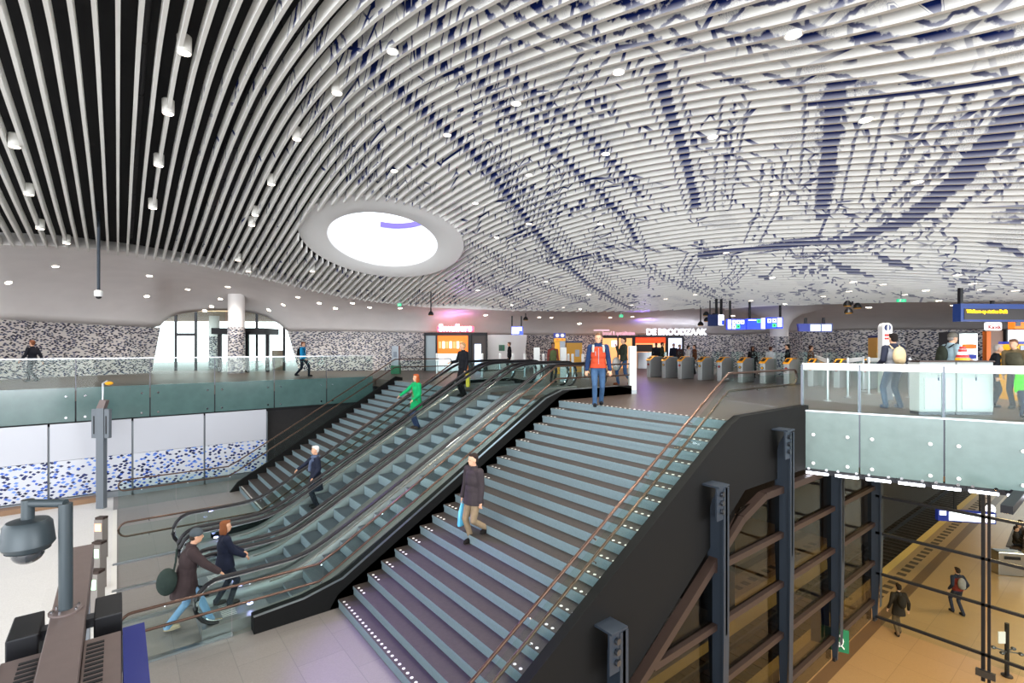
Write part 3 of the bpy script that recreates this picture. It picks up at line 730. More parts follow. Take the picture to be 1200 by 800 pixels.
struct('wall_platform', hw, mat('dark hall wall', '3a342f', .8, var=.1))
WARM = (1.0, .70, .36)
for i, (u, v, pw) in enumerate([(13, 1.5, 150), (19, 2.0, 210), (27, 1.0, 230), (22, 6.4, 60), (36, 2.5, 260), (9, 8.6, 25), (16, 12.5, 45), (50, 4, 260)]):
    e = empty('platform_lamp', 'amber ceiling lamp over the lower platform', 'ceiling lamp', (u, v, -1.45 if u > 9 else -4.2), 0, 'platform hall lamps')
    q = MB(); q.box((-.9, -.08, 0), (.9, .08, .14)); q.build('housing', MT['black'], e)
    q = MB(); q.box((-.85, -.06, -.012), (.85, .06, -.001)); q.build('diffuser', MT['lampa'] if 'lampa' in MT else MT.setdefault('lampa', mat('amber lamp', 'ffffff', .5, emit='ffc36e', es=6)), e)
    L_ = area('platform_lamp_light', (u, v, (-1.45 if u > 9 else -4.2)-.05), (0, 0, 0), 1.7, .5, pw, WARM)
# ============================================================ TALL STEEL FINS AND GLASS BELOW THE FLANK
FV = 4.72
FIN = [(5.6, -2.54, 'pointed steel fin nearest the bottom edge under the stair flank'), (8.37, -1.01, 'steel fin bolted to the lower half of the stair flank'),
       (11.0, -.31, 'tallest steel fin at the top of the stair flank'), (13.8, -1.17, 'tapered steel fin hanging under the right balcony corner'), (16.7, -1.17, 'farthest tapered steel fin, at the corner of the lower glass wall')]
for i, (u, zt, lab) in enumerate(FIN):
    e = empty('steel_fin', lab, 'steel fin', (u, FV, zt)); q = MB(); zb = -6.2-zt
    w1 = .17; prof = [(-w1, -.02), (-w1*.35, 0), (w1*.5, -.28 if i < 3 else 0), (w1, -.62 if i < 3 else 0), (w1, -2.6), (.05, zb), (-.05, zb), (-w1, -2.6)]
    q.prism(prof, -.03, .03, 'x'); q.prism([(-w1, -.02), (-w1+.035, -.02), (-w1+.035, zb+.4), (-w1, -2.6)], -.09, .09, 'x'); q.build('tapered_plate', MT['fin'], e)
    q = MB(); q.box((-.10, -.03, zb-.02), (.10, .03, zb+.06)); q.build('foot', MT['black'], e)
    if i < 3:
        q = MB(); q.box((-.30, -.16, -.55), (-.03, -.13, .02)); q.box((-.30, -.20, .02), (.04, .2, .05)); q.build('bracket', MT['fin'], e)
        for j in range(3):
            q = MB(); q.tube([(-.16, -.17, -.10-j*.15), (-.16, -.21, -.10-j*.15)], .045, 10); q.build('bolt', MT['dsteel'], e)
def zdiag(u): return LOW-1.70+(u-3.4)*.589 if u < 9.3 else -1.62
gw = empty('glass_wall', 'glass wall with brown bars between the steel fins above the platform', 'glass wall', (0, FV+.05, 0))
for z in (-2.5, -3.53, -4.6, -5.7):
    us_ = max(3.4+(z+5.37)/.589, 3.4) if z > -5.3 else 3.4
    q = MB(); q.beam((us_, 0, z), (16.7, 0, z), .13, .11); q.build('transom', MT['brown'], gw)
for (u0, u1) in ((3.4, 5.6), (5.6, 8.37), (8.37, 11), (11, 13.8), (13.8, 16.7)):
    q = MB(); q.prism([(u0+.05, -6.2), (u1-.05, -6.2), (u1-.05, zdiag(u1)), (min(max(9.3, u0+.05), u1-.05), zdiag(min(max(9.3, u0+.05), u1-.05))), (u0+.05, zdiag(u0+.05))][::1], .02, .035); q.build('glass_pane', GLD, gw)
gw = empty('glass_wall', 'glass wall with thin black bars across the amber platform', 'glass wall', (16.7, 0, 0))
for z in (-1.65, -2.72, -3.75, -4.88, -6.1):
    q = MB(); q.beam((0, 4.7, z), (0, -9, z), .06, .07); q.build('transom', MT['black'], gw)
for v in (2.45, .15, -2.15, -4.45, -6.75):
    q = MB(); q.box((-.03, v-.10, -6.76), (.05, v-.045, -1.16)); q.box((-.03, v+.0, -6.76), (.05, v+.07, -1.16)); q.build('mullion', MT['black'], gw)
    q = MB(); q.box((-.12, v-.20, -6.62), (-.03, v+.16, -6.46)); q.build('foot', MT['dsteel'], gw)
vv = [4.7, 2.45, .15, -2.15, -4.45, -6.75]
for a, b_ in zip(vv, vv[1:]):
    q = MB(); q.box((0, b_+.08, -6.3), (.015, a-.11, -1.2)); q.build('glass_pane', GL, gw)
# ============================================================ RIGHT BALCONY
A = Vector((C1[0], C1[1], 0)); B = Vector((C2[0], C2[1], 0)); dr = (B-A).normalized(); ang = math.atan2(dr.y, dr.x)
marks = []; 
def edge_t(px):                                   # distance along the edge line where a pixel column crosses
    s = (px-600)/FPX
    # point A+t*dr : X = CS*u-SN*v ; Y = SN*u+CS*v ; X = s*Y
    f0 = (CS*A.x-SN*A.y)-s*(SN*A.x+CS*A.y); f1 = (CS*dr.x-SN*dr.y)-s*(SN*dr.x+CS*dr.y); return -f0/f1
cuts = [0, edge_t(1007), edge_t(1105), edge_t(1215), edge_t(1215)+1.9, edge_t(1215)+3.8]
film = mat('white frosted film', 'f3f5f6', .35); t_, b_n = nodes(film); b_n.inputs['Alpha'].default_value = .78
bl = ['pale glass balcony panel at the corner beside the stair top', 'pale glass balcony panel, second from the stair corner', 'pale glass balcony panel below the white cabinets', 'pale glass balcony panel at the right end of the balcony', 'pale glass balcony panel past the right end of the picture']
for i, (a, b_) in enumerate(zip(cuts, cuts[1:])):
    e = empty('balcony_panel', bl[min(i, 4)], 'balcony panel', A+dr*a, ang); Wd = b_-a
    q = MB(); q.box((.015, -.14, -1.33), (Wd-.015, -.11, -.02)); q.build('back_painted_glass', MT['fasciar'], e)
    q = MB(); q.box((.015, -.10, -.02), (Wd-.015, -.085, .92)); q.build('guard_glass', GL, e)
    q = MB(); q.box((.015, -.105, .92), (Wd-.015, -.08, 1.05)); q.build('frosted_band', film, e)
    q = MB(); q.box((0, -.12, 1.05), (Wd, -.06, 1.075)); q.build('top_rail', MT['white'], e)
    q = MB(); q.box((.0, -.15, -.03), (Wd, -.02, .0)); q.build('floor_trim', MT['steel'], e)
    q = MB(); q.box((-.03, -.08, -1.2), (.03, -.0, 1.04)); q.build('post', MT['dsteel'], e)
    for x in (.22, Wd-.22):
        for z in (-.55, -1.2):
            q = MB(); q.tube([(x, -.14, z), (x, -.17, z)], .035, 10); q.build('fixing', MT['white'], e)
tt = .05; k = 0
while tt < cuts[-1]-.6:
    e = empty('light_tube', 'short white light tube under the right balcony edge', 'light tube', A+dr*tt+Vector((0, 0, -1.40)), ang, 'light tubes under the balcony')
    q = MB(); q.box((.03, -.16, -.05), (.46, -.08, 0)); q.build('tube', MT['lampc'], e)
    q = MB(); q.box((0, -.13, -.0), (.5, -.06, .07)); q.build('holder', MT['black'], e)
    for x in (.08, .42):
        q = MB(); q.tube([(x, -.12, .07), (x, -.15, .07)], .03, 8); q.build('screw', MT['chrome'], e)
    tt += .56; k += 1
# folded timber ceiling edge seen below the balcony
q = MB()
for i in range(26):
    v = 3.6-i*.42; q.add([(14.9, v, -1.2), (14.9, v-.42, -1.2), (14.9, v-.21, -1.75), (16.4, v, -1.2), (16.4, v-.42, -1.2), (16.4, v-.21, -1.75)], [(0, 1, 2), (5, 4, 3), (0, 2, 5, 3), (1, 4, 5, 2)])
tag(q.build('folded_ceiling', mat('folded timber', 'a5733c', .5)), 'row of folded timber points under the right balcony', 'ceiling panel')
q = MB(); q.beam((12.62, 4.85, -1.42), (13.9, 1.35, -1.42), .10, .12); q.beam((13.9, 1.35, -1.42), (16.4, -6, -1.42), .10, .12); struct('trim_2', q, MT['black'])
# ============================================================ ENTRANCE UNDER THE LEFT ARCH
YF = 31.0
ef = empty('entrance_front', 'arched glass entrance front with dark mullions at the left end of the hall', 'entrance front', col(265, YF), YAW)
def lx(px, Y=YF): return (px-265)/FPX*Y
for px in (206, 229.5, 301, 333):
    q = MB(); q.box((lx(px)-.06, -.05, 0), (lx(px)+.06, .05, 4.2)); q.build('mullion', MT['black'], ef)
q = MB(); q.box((lx(206), -.05, 2.15), (lx(229.5), .05, 2.32)); q.build('transom', MT['black'], ef)
for a, b_ in ((170, 206), (206, 229.5), (229.5, 265), (265, 301), (301, 333), (333, 362)):
    q = MB(); q.box((lx(a)+.06, 0, 0), (lx(b_)-.06, .02, 4.2)); q.build('glass_pane', GL, ef)
dr_ = empty('revolving_door', 'black framed revolving door in the arched entrance', 'door', col(289, YF-1.3), YAW)
R_ = 1.4
for a in (-1.4, -.47, .47, 1.4):
    q = MB(); q.box((a-.09, -.9 if abs(a) < 1 else -.4, 0), (a+.09, -.75 if abs(a) < 1 else -.25, 2.35)); q.build('frame_post', MT['black'], dr_)
q = MB(); q.box((-1.5, -1.0, 2.2), (1.5, .9, 2.55)); q.build('canopy', MT['black'], dr_)
for a in (-.75, .05, .75):
    q = MB(); q.box((a-.3, -.3, .05), (a+.3, -.27, 2.15)); q.box((a-.32, -.32, .0), (a-.26, -.25, 2.2)); q.build('door_leaf', GL, dr_)
def tiledcol(name, lab, px, Y, r, ztop, ztile):
    e = empty(name, lab, 'column', col(px, Y)); n = 32
    q = MB(); q.lathe([(r, ztile), (r, ztop)], n=n); q.build('plaster_shaft', MT['plaster'], e, smooth=True)
    q = MB(); q.lathe([(r+.02, 0), (r+.02, ztile)], n=n); o = q.build('tiled_shaft', TILE, e, smooth=True)
    l = o.data.uv_layers.new(name='UVMap')
    for p in o.data.polygons:
        c = p.center; a0 = math.atan2(c.y, c.x)
        for li in p.loop_indices:
            vx = o.data.vertices[o.data.loops[li].vertex_index].co; a = math.atan2(vx.y, vx.x)
            if a-a0 > PI: a -= 2*PI
            if a-a0 < -PI: a += 2*PI
            l.data[li].uv = (a*r, vx.z)
    return e
tiledcol('column', 'round column, mosaic below and plaster above, before the entrance arch', 277, 28.0, .42, 4.4, 2.55)
tiledcol('column', 'slimmer column outside behind the entrance glass', 251, 34.5, .32, 3.6, 2.2)
q = MB(); p = [col(120, 32), col(430, 33), col(480, 46), col(60, 44)]; q.prism([(a.x, a.y) for a in p], 3.75, 3.95, 'z'); struct('ceiling', q, mat('warm outside canopy', 'caa783', .7))
# flared plaster column at the right
e = empty('column', 'plaster column flaring into the ceiling, mosaic foot, behind the gates', 'column', col(913, 26.5)); rr = .44
q = MB(); q.lathe([(rr, 2.0), (rr, 2.35), (rr+.06, 2.6), (rr+.22, 2.9), (rr+.6, 3.15), (rr+1.3, 3.35), (rr+2.2, 3.45), (rr+2.2, 3.6)], n=36); q.build('flared_capital', MT['plaster'], e, smooth=True)
q = MB(); q.lathe([(rr+.02, 0), (rr+.02, 2.0)], n=30); o = q.build('tiled_shaft', TILE, e, smooth=True); l = o.data.uv_layers.new(name='UVMap')
for lo in o.data.loops:
    c = o.data.vertices[lo.vertex_index].co; l.data[lo.index].uv = (math.atan2(c.y, c.x)*rr, c.z)
# ============================================================ DOWNLIGHTS
def frame_from(n):
    return n.to_track_quat('Z', 'Y').to_matrix()
lampmesh = {}
q = MB(); q.lathe([(.085, 0), (.105, -.004), (.105, .012), (.085, .012)], n=20); q2 = MB(); q2.lathe([(.086, .0), (.086, .004)], n=20)
def downlight(p, nrm, lab, group, r=1.0):
    global _dl
    if '_dl' not in globals():
        e = empty('downlight', lab, 'ceiling lamp', (0, 0, 0)); q.build('ring', MT['white'], e); q2.build('diffuser', MT['lampw'], e); _dl = e; o = e
    else: o = dup(_dl)
    o['label'] = lab; o['group'] = group; o.location = p+nrm*.012; o.rotation_euler = (-nrm).to_track_quat('Z', 'Y').to_euler(); o.scale = (r, r, r); return o
VL = [(65,312),(10,331),(175,323),(172,347),(220,339),(267,336),(258,350),(248,359),(240,364),(349,348),(332,357),(315,363),(374,355),(393,361),(413,355),(433,360),
      (469,361),(569,369),(646,372),(679,379),(632,371.5),(741,371),(715,372),(838,371),(859,370),(946,365),(1018,360),(924,358),(1117,357.5),(1147,357),(1190,357)]
for px, py in VL:
    p, nn = on_vault(px, py)
    if p is None: continue
    if nn.dot(p-CAMP) > 0: nn = -nn
    downlight(p, nn, 'small round downlight set in the plaster cove', 'downlights in the plaster cove', 1.35)
CANS = [(216,62),(197,133),(186,194),(179,244),(17,172),(34,228),(47,268),(78,285),(295,264),(348,163),(318,216),(299,252),(279,305),(395,109),(291,318),(366,318)]
cane = None
for px, py in CANS:
    p = ceil_pt(px, py, -.05)
    if cane is None:
        cane = empty('spot_can', 'white cylinder lamp hanging between the slats', 'ceiling lamp', p, 0, 'cylinder lamps between the left slats')
        q3 = MB(); q3.lathe([(.105, -.005), (.12, 0), (.12, .30), (.10, .32)], n=20); q3.build('can', MT['offwhite'], cane, smooth=True)
        q3 = MB(); q3.lathe([(.10, -.012), (.10, -.004)], n=20); q3.build('diffuser', MT['lampw'], cane)
        q3 = MB(); q3.tube([(0, 0, .32), (0, 0, .9)], .015, 6); q3.build('hanger', MT['pipe'], cane)
    else: dup(cane, p)
PL = [(460,60),(605,121),(524,158),(462,200),(725,84),(930,40),(710,180),(620,205),(557,238),(835,160),(1015,140),(1075,213),(907,227),(703,262),(582,278),(620,262),
      (851,296),(905,325),(640,330),(690,345),(1000,330),(1060,345),(1122,322),(1140,332),(1150,339),(1085,340),(1035,333),(965,347),(995,341),(780,350),(815,345),(740,357),(660,360),(600,357),(560,340),(680,362),(880,352),(920,356),(1190,340),(1100,352)]
for px, py in PL:
    p = ceil_pt(px, py, -.01); downlight(p, Vector((0, 0, -1)), 'small round downlight between the map printed slats', 'downlights in the printed ceiling', 1.1)
# the light of the hall lamps (one soft lamp for each cluster of downlights)
for (px, py, pw) in [(216,62,1),(186,194,1),(47,268,1),(318,216,1),(460,60,1.2),(605,121,1.2),(462,200,1),(725,84,1),(930,40,1),(710,180,1.1),(835,160,1),(1015,140,1),(1075,213,1),(907,227,1),(640,330,1.2),(851,296,1.2),(1000,330,1),(1122,322,1),(740,345,1.2),(560,330,1.2)]:
    p = ceil_pt(px, py, -.12); L_ = spot('hall_lamp', p, (p.x, p.y, -5), 260*pw*HALL, (1, .93, .84), 120, .25, 1.0)
for px, py in ((65,312),(175,335),(267,336),(349,348),(413,358),(569,369),(679,379),(838,371),(946,365),(1117,357)):
    p, nn = on_vault(px, py); 
    if p is None: continue
    spot('hall_lamp', p+Vector((0, 0, -.15))-(p-CAMP).normalized()*.2, (p.x, p.y, 0), 230*HALL, (1, .93, .86), 130, .2, 1.0)
# ============================================================ THINGS ON THE UPPER FLOOR
def mm(px, Y): return px/FPX*Y
def zz(py, Y): return EYE+(407-py)/FPX*Y
# ---- ticket gates in a row along the far side
gate = None; GX = 20.0
GV = [14.8, 13.95, 13.1, 12.1, 11.2, 10.3, 9.4, 8.5, 7.65, 6.8, 5.95]
for i, v in enumerate(GV):
    if gate is None:
        g = empty('ticket_gate', 'steel ticket gate with orange reader top', 'ticket gate', (GX, v, 0), 0, 'ticket gates across the hall')
        q = MB(); q.prism([(-.0, 0), (1.0, 0), (1.0, .98), (.25, .98), (.0, .82)], -.10, .10); q.build('cabinet', mat('satin gate steel', 'a7a9ab', .35, .45), g, bevel=.02)
        q = MB(); q.prism([(-.03, .83), (.30, 1.02), (.62, 1.02), (.62, 1.0), (.27, .985), (-.03, .80)], -.12, .12); q.build('reader_top', MT['yorange'] if 'yorange' in MT else MT.setdefault('yorange', mat('reader orange', 'f0a01e', .4)), g)
        q = MB(); q.box((-.02, -.075, .90), (.0, .075, .93)); q.prism([(.02, .895), (.22, 1.0), (.24, .99), (.04, .88)], -.06, .06); q.build('reader_screen', MT['black'], g)
        q = MB(); q.tube([(0, 0, .62), (-.02, 0, .62)], .055, 12); q.build('signal_disc', MT['black'], g)
        q = MB(); q.tube([(-.02, 0, .62), (-.028, 0, .62)], .035, 12); g_s = q.build('signal_light', MT['red'], g)
        q = MB(); q.box((.55, .13, .25), (.57, .44, 1.25)); q.build('glass_flap', GL, g)
        q = MB(); q.box((.75, -.44, .25), (.77, -.13, 1.25)); q.build('glass_flap', GL, g)
        gate = g; o = g
    else: o = dup(gate, (GX, v, 0))
    if i in (1, 3, 5, 6, 8): 
        for c in kids(o):
            if c.name.startswith('signal_light'):
                c.data = c.data.copy(); c.data.materials[0] = MT['yellow']
    o['label'] = 'steel ticket gate with yellow signal light and orange reader top' if i in (1, 3, 5, 6, 8) else 'steel ticket gate with red signal light and orange reader top'
# ---- steel posts with a white light band near the gates, behind the escalator heads
for px, w_, yt, yb, Y, lab in [(741, 8, 405.5, 461, 15.6, 'tall white steel pillar at the end of the stair handrail'), (629, 7, 407, 424, 21, 'white pillar right of the woman in the green and brown jacket'), (660, 7, 407, 424, 21, 'white pillar below the blue and yellow ticket machine')]:
    Y = EYE*FPX/(yb-407) if yb > 440 else Y; q = MB(); r = mm(w_, Y)/2; e = empty('reader_pillar', lab, 'pillar', col(px, Y), YAW)
    q.box((-r, -r, 0), (r, r, zz(yt, Y))); q.build('body', MT['white'], e, bevel=.01); q = MB(); q.box((-r-.004, -r-.004, 0), (r+.004, r+.004, .12)); q.build('foot', MT['steel'], e)
pb = None
for px, Y in [(512, 25), (565, 24), (586, 24), (601, 24), (615, 24), (637, 23), (666, 23), (671, 23), (683, 23), (688, 23), (697, 22.5)]:
    if pb is None:
        pb = empty('barrier_post', 'slim steel barrier post with white top', 'post', col(px, Y), 0, 'slim barrier posts behind the escalator heads')
        q = MB(); q.tube([(0, 0, 0), (0, 0, 1.0)], .06, 12); q.lathe([(.09, 0), (.09, .03), (.06, .05)]); q.build('shaft', MT['steel'], pb, smooth=True)
        q = MB(); q.lathe([(.062, .75), (.062, 1.12), (.03, 1.14)]); q.build('cap', MT['white'], pb, smooth=True)
    else: dup(pb, col(px, Y))
# ---- shops
def box_thing(name, lab, cat, px, Y, parts, group=None, rz=YAW):
    e = empty(name, lab, cat, col(px, Y), rz, group)
    for pn, a, b_, m_ in parts:
        q = MB(); q.box(a, b_); q.build(pn, m_, e)
    return e
glow_o = mat('orange shop wall', 'd8611c', .5, emit='ff7a22', es=.9); glow_w = mat('lit menu board', 'ffffff', .5, emit='fff0dc', es=1.6)
glow_y = mat('amber shop wall', 'e2a566', .5, emit='ffb070', es=.8); glow_r = mat('red shop header', 'c2330f', .5, emit='ff4a18', es=.8)
food = speckle('display shelves', '6b4a35', ['d9c7a8', 'b5432a', '3a2a22', 'e0a050'], 5, .8, 1.2, size=.4)
Y1 = 30.6; def_ = lambda px, c=534, Y=Y1: mm(px-c, Y)
s1 = box_thing('snack_shop', 'snack shop with orange lit interior under a glowing pink sign', 'shop', 534, Y1, [
    ('frame', (def_(497), 0, zz(393, Y1)), (def_(571), .3, zz(389.5, Y1)), MT['black']), ('frame', (def_(497), 0, 0), (def_(498.5), .3, zz(391, Y1)), MT['black']),
    ('frame', (def_(510.5), -.05, 0), (def_(512.5), .3, zz(391, Y1)), MT['black']), ('frame', (def_(548.5), -.05, 0), (def_(552.5), .3, zz(391, Y1)), MT['black']), ('frame', (def_(569.5), 0, 0), (def_(571), .3, zz(391, Y1)), MT['black']),
    ('side_wall', (def_(544), .02, 0), (def_(548.5), .28, zz(393, Y1)), glow_o), ('menu_wall', (def_(512.5), .10, 0.9), (def_(544), .22, zz(393, Y1)), glow_o), ('counter', (def_(512.5), -.25, 0), (def_(544), .08, 1.05), MT['steel']),
    ('window', (def_(498.5), .15, 0), (def_(510.5), .2, zz(393, Y1)), mat('shop window', '8fa3ab', .15)), ('poster_wall', (def_(552.5), .15, 0), (def_(569.5), .2, zz(393, Y1)), food), ('lit_poster', (def_(556), .08, .3), (def_(563.5), .14, zz(403, Y1)), mat('lit blue poster', 'cfe0ff', .4, emit='c8dcff', es=1.3))])
for i in range(7):
    q = MB(); q.box((def_(514+i*4.2), .04, zz(408, Y1)), (def_(514+i*4.2+2.8), .09, zz(400, Y1))); q.build('menu_board', glow_w if i % 2 else glow_y, s1)
text('Smullers', .62, mat('pink neon', 'ffffff', .4, emit='ffd3da', es=4), s1, (def_(534), -.22, zz(388, Y1)), (PI/2, 0, 0), 'sign_lettering', .05, 'CENTER', .95, .012)
q = MB(); q.box((def_(534)-1.12, -.12, zz(388.8, Y1)), (def_(534)+1.12, -.02, zz(382.2, Y1))); q.build('sign_backing', mat('red neon glow', 'ff5f78', .5, emit='ff3a58', es=2.2), s1, bevel=.1)
Y2 = 34.5; d2 = lambda px: mm(px-760, Y2)
s2 = box_thing('bakery_shop', 'bakery shop with orange lit front below the white letters', 'shop', 760, Y2, [
    ('frame', (d2(707), 0, zz(396, Y2)), (d2(801), .3, zz(393, Y2)), MT['black']), ('frame', (d2(723.5), -.05, 0), (d2(725), .3, zz(395, Y2)), MT['black']), ('frame', (d2(741), -.05, 0), (d2(744.5), .3, zz(395, Y2)), MT['black']),
    ('frame', (d2(780), -.05, 0), (d2(783), .3, zz(395, Y2)), MT['black']), ('frame', (d2(799.5), -.05, 0), (d2(801.5), .3, zz(395, Y2)), MT['black']),
    ('amber_wall', (d2(707), .1, 0), (d2(741), .25, zz(395, Y2)), glow_y), ('poster', (d2(717), .05, zz(406, Y2)), (d2(723), .1, zz(399, Y2)), mat('lit pale poster', 'dfe6ff', .4, emit='dfe6ff', es=1.4)),
    ('header', (d2(744.5), .0, zz(402, Y2)), (d2(780), .25, zz(395, Y2)), glow_r), ('back_wall', (d2(744.5), .12, 0), (d2(780), .28, zz(402, Y2)), glow_y), ('bread_shelf', (d2(746), .02, zz(412, Y2)), (d2(765), .12, zz(403.5, Y2)), food),
    ('pale_door', (d2(766), .02, 0), (d2(776), .11, zz(399, Y2)), mat('pale lit door', 'f2c9a8', .5, emit='ffd0a0', es=.7)), ('counter', (d2(746), -.4, 0), (d2(779), 0, 1.1), MT['steel']),
    ('picture_wall', (d2(783), .1, 0), (d2(799.5), .25, zz(395, Y2)), mat('lit picture', 'd8dcf0', .4, emit='dfe3ff', es=1.0))])
text('DE BROODZAAK', .56, mat('white neon', 'ffffff', .4, emit='eef0ff', es=5), s2, (d2(757), -.12, zz(392, Y2)), (PI/2, 0, 0), 'sign_lettering', .05, 'LEFT', 1.02*.93, .012)
text('brood & specialiteiten', .40, mat('pink lettering', 'd9b3bf', .4, emit='e6a9bd', es=.8), s2, (d2(706), -.10, zz(392.5, Y2)), (PI/2, 0, 0), 'sign_lettering', .04, 'LEFT', .62)
q = MB(); q.box((d2(696), -.08, zz(387.6, Y2)), (d2(714), .1, zz(386, Y2))); q.build('header_band', mat('pink band', 'e2c4cf', .4, emit='e6b9cc', es=.5), s2)
# violet glow lamps above both signs
for px, py, Y, pw in ((534, 379, 29.9, 30), (757, 380, 33.6, 40)):
    p = pt(px, py, Y); spot('violet_wash', p+Vector((0, 0, -.35)), p+Vector((SN*.6, CS*.6, .8)), pw*1.5, (.42, .26, 1.0), 130, .2, 1)
spot('violet_wash', pt(757, 375, 31)+Vector((0, 0, -.4)), pt(735, 355, 27), 140, (.45, .3, 1.0), 80, .2, 1); spot('violet_wash', pt(540, 372, 28.5), pt(552, 358, 27), 90, (.5, .25, 1.0), 90, .2, 1)
# plain wall bay with a phone niche between the snack shop and the mosaic wall
bay = box_thing('wall_bay', 'plain grey wall bay with a green box, right of the snack shop', 'wall bay', 594, 31.0, [('panel', (mm(-22.5, 31), 0, 0), (mm(20, 31), .3, zz(392, 31)), MT['plaster'])])
q = MB(); q.add([(mm(20, 31), 0, 0), (mm(23.5, 31), 0, zz(392, 31)), (mm(20, 31), 0, zz(392, 31)), (mm(20, 31), .3, 0), (mm(23.5, 31), .3, zz(392, 31)), (mm(20, 31), .3, zz(392, 31))], [(0, 1, 2), (5, 4, 3), (0, 3, 4, 1)]); q.build('slanted_end', MT['plaster'], bay)
box_thing('green_box', 'green wall box on the plain grey bay', 'box', 588, 30.9, [('body', (-.18, 0, zz(411, 31)), (.18, .1, zz(404, 31)), MT['green']), ('lid', (-.16, -.02, zz(410.5, 31)), (.05, 0, zz(404.5, 31)), mat('dark green', '0e4a30', .4))])
# ticket machines
tm = box_thing('ticket_machine', 'yellow ticket machine with a blue top showing two round symbols', 'ticket machine', 656, 27, [('body', (mm(-6.5, 27), 0, 0), (mm(0, 27), .5, zz(396, 27)), MT['yellow']), ('side_body', (mm(0, 27), .05, 0), (mm(6.5, 27), .5, zz(396, 27)), MT['grey']), ('blue_top', (mm(-6.7, 27), -.03, zz(396, 27)), (mm(6.7, 27), .5, zz(390, 27)), MT['blue']), ('yellow_band', (mm(-6.7, 27), -.04, zz(399.5, 27)), (mm(6.7, 27), .0, zz(396, 27)), MT['yellow'])])
for x in (-3, 3):
    q = MB(); q.tube([(mm(x, 27), -.03, zz(393, 27)), (mm(x, 27), -.05, zz(393, 27))], .10, 14); q.build('round_symbol', MT['white'], tm)
    q = MB(); q.box((mm(x-1.2, 27), -.05, zz(398.6, 27)), (mm(x+1.2, 27), -.04, zz(397, 27))); q.build('caption', MT['orange'], tm)
tk_ = box_thing('ticket_kiosk', 'wide yellow kiosk with a dark blue roof behind the walking man', 'kiosk', 673, 29, [('body', (mm(-9, 29), 0, 0), (mm(9.3, 29), .8, zz(401.5, 29)), MT['yellow']), ('roof', (mm(-9.3, 29), -.05, zz(401.5, 29)), (mm(9.6, 29), .85, zz(399.3, 29)), MT['navy']), ('slot_panel', (mm(1, 29), -.02, .9), (mm(6, 29), 0, 1.3), MT['grey'])])
tk_ = box_thing('ticket_machine', 'narrow yellow machine with blue top left of the info pillar', 'ticket machine', 1031, 20, [('body', (mm(-3.3, 20), 0, 0), (mm(3.3, 20), .5, zz(395.5, 20)), mat('pale yellow paint', 'e0a64a', .5)), ('blue_top', (mm(-3.5, 20), -.02, zz(395.5, 20)), (mm(3.5, 20), .52, zz(392.8, 20)), MT['navy'])])
tk_ = box_thing('ticket_machine', 'yellow and blue machine at the right picture edge', 'ticket machine', 1196, 13.5, [('body', (mm(-4, 13.5), 0, 0), (mm(14, 13.5), .5, zz(403, 13.5)), MT['yellow']), ('blue_top', (mm(-4, 13.5), -.02, zz(403, 13.5)), (mm(14, 13.5), .52, zz(400, 13.5)), MT['blue']), ('screen', (mm(-1, 13.5), -.02, 1.0), (mm(8, 13.5), 0, zz(405, 13.5)), MT['grey'])])
# ---- hanging signs
def hang(e, xs, z0, z1):
    for x in xs:
        q = MB(); q.box((x-.04, .02, z0), (x+.04, .10, z1)); q.build('hanger', MT['black'], e)
Ys = 24.0; scr = mat('lit blue screen', '1a3fd0', .3, emit='1536d8', es=1.1); scw = mat('lit white panel', 'ffffff', .3, emit='f4f4ff', es=1.5); scg = mat('lit green symbol', '3fd36a', .3, emit='35d060', es=1.2)
for i, (x0, x1, yt, yb, lab, tiles) in enumerate([
    (852.5, 873.5, 373.8, 386, 'blue hanging sign with white pictogram tiles, left of three', [(853, 856.5, 374.5, 385, 0), (858, 862, 375, 379.3, 0), (863, 867, 375, 379.3, 0), (868, 872, 375, 379.3, 0), (858, 862, 380.3, 385, 0), (863, 867, 380.3, 384.5, 1)]),
    (875.5, 897.5, 373.3, 385.6, 'blue hanging sign, middle of three, mostly empty blue', [(877, 886, 374.3, 375.5, 0), (887, 891, 374, 378, 1), (892, 896.5, 372.8, 385, 0)]),
    (898.5, 917.5, 371.8, 384.8, 'blue hanging sign nearest the flared column', [(899.5, 903.5, 373.5, 378, 0), (905, 909.5, 373.2, 377.5, 0), (905, 909.5, 379, 383, 1), (911, 916, 372.3, 382.8, 0)])]):
    cx = (x0+x1)/2; e = empty('hanging_sign', lab, 'sign', col(cx, Ys), YAW)
    f = lambda px: mm(px-cx, Ys)
    q = MB(); q.box((f(x0), 0, zz(yb, Ys)), (f(x1), .16, zz(yt, Ys))); q.build('housing', scr, e)
    for a, b_, c, d, gr_ in tiles:
        q = MB(); q.box((f(a), -.012, zz(d, Ys)), (f(b_), 0, zz(c, Ys))); q.build('symbol_tile', scg if gr_ else scw, e)
        if b_-a < 5 and d-c < 6:
            q = MB(); q.box((f((a+b_)/2)-.03, -.02, zz(d-1, Ys)), (f((a+b_)/2)+.03, -.013, zz(c+1.2, Ys))); q.build('pictogram', MT['navy'], e)
    hang(e, [f(x0)+.15] if i < 2 else [f(x1)-.1], zz(yt, Ys), zz(352, Ys))
e = empty('hanging_sign', 'white and blue lit hanging box beside the row of blue signs', 'sign', col(843.5, 22.5), YAW+.5); f = lambda px: mm(px-843.5, 22.5)
q = MB(); q.box((f(838.5), 0, zz(381.5, 22.5)), (f(850.5), .5, zz(368, 22.5))); q.build('housing', MT['navy'], e)
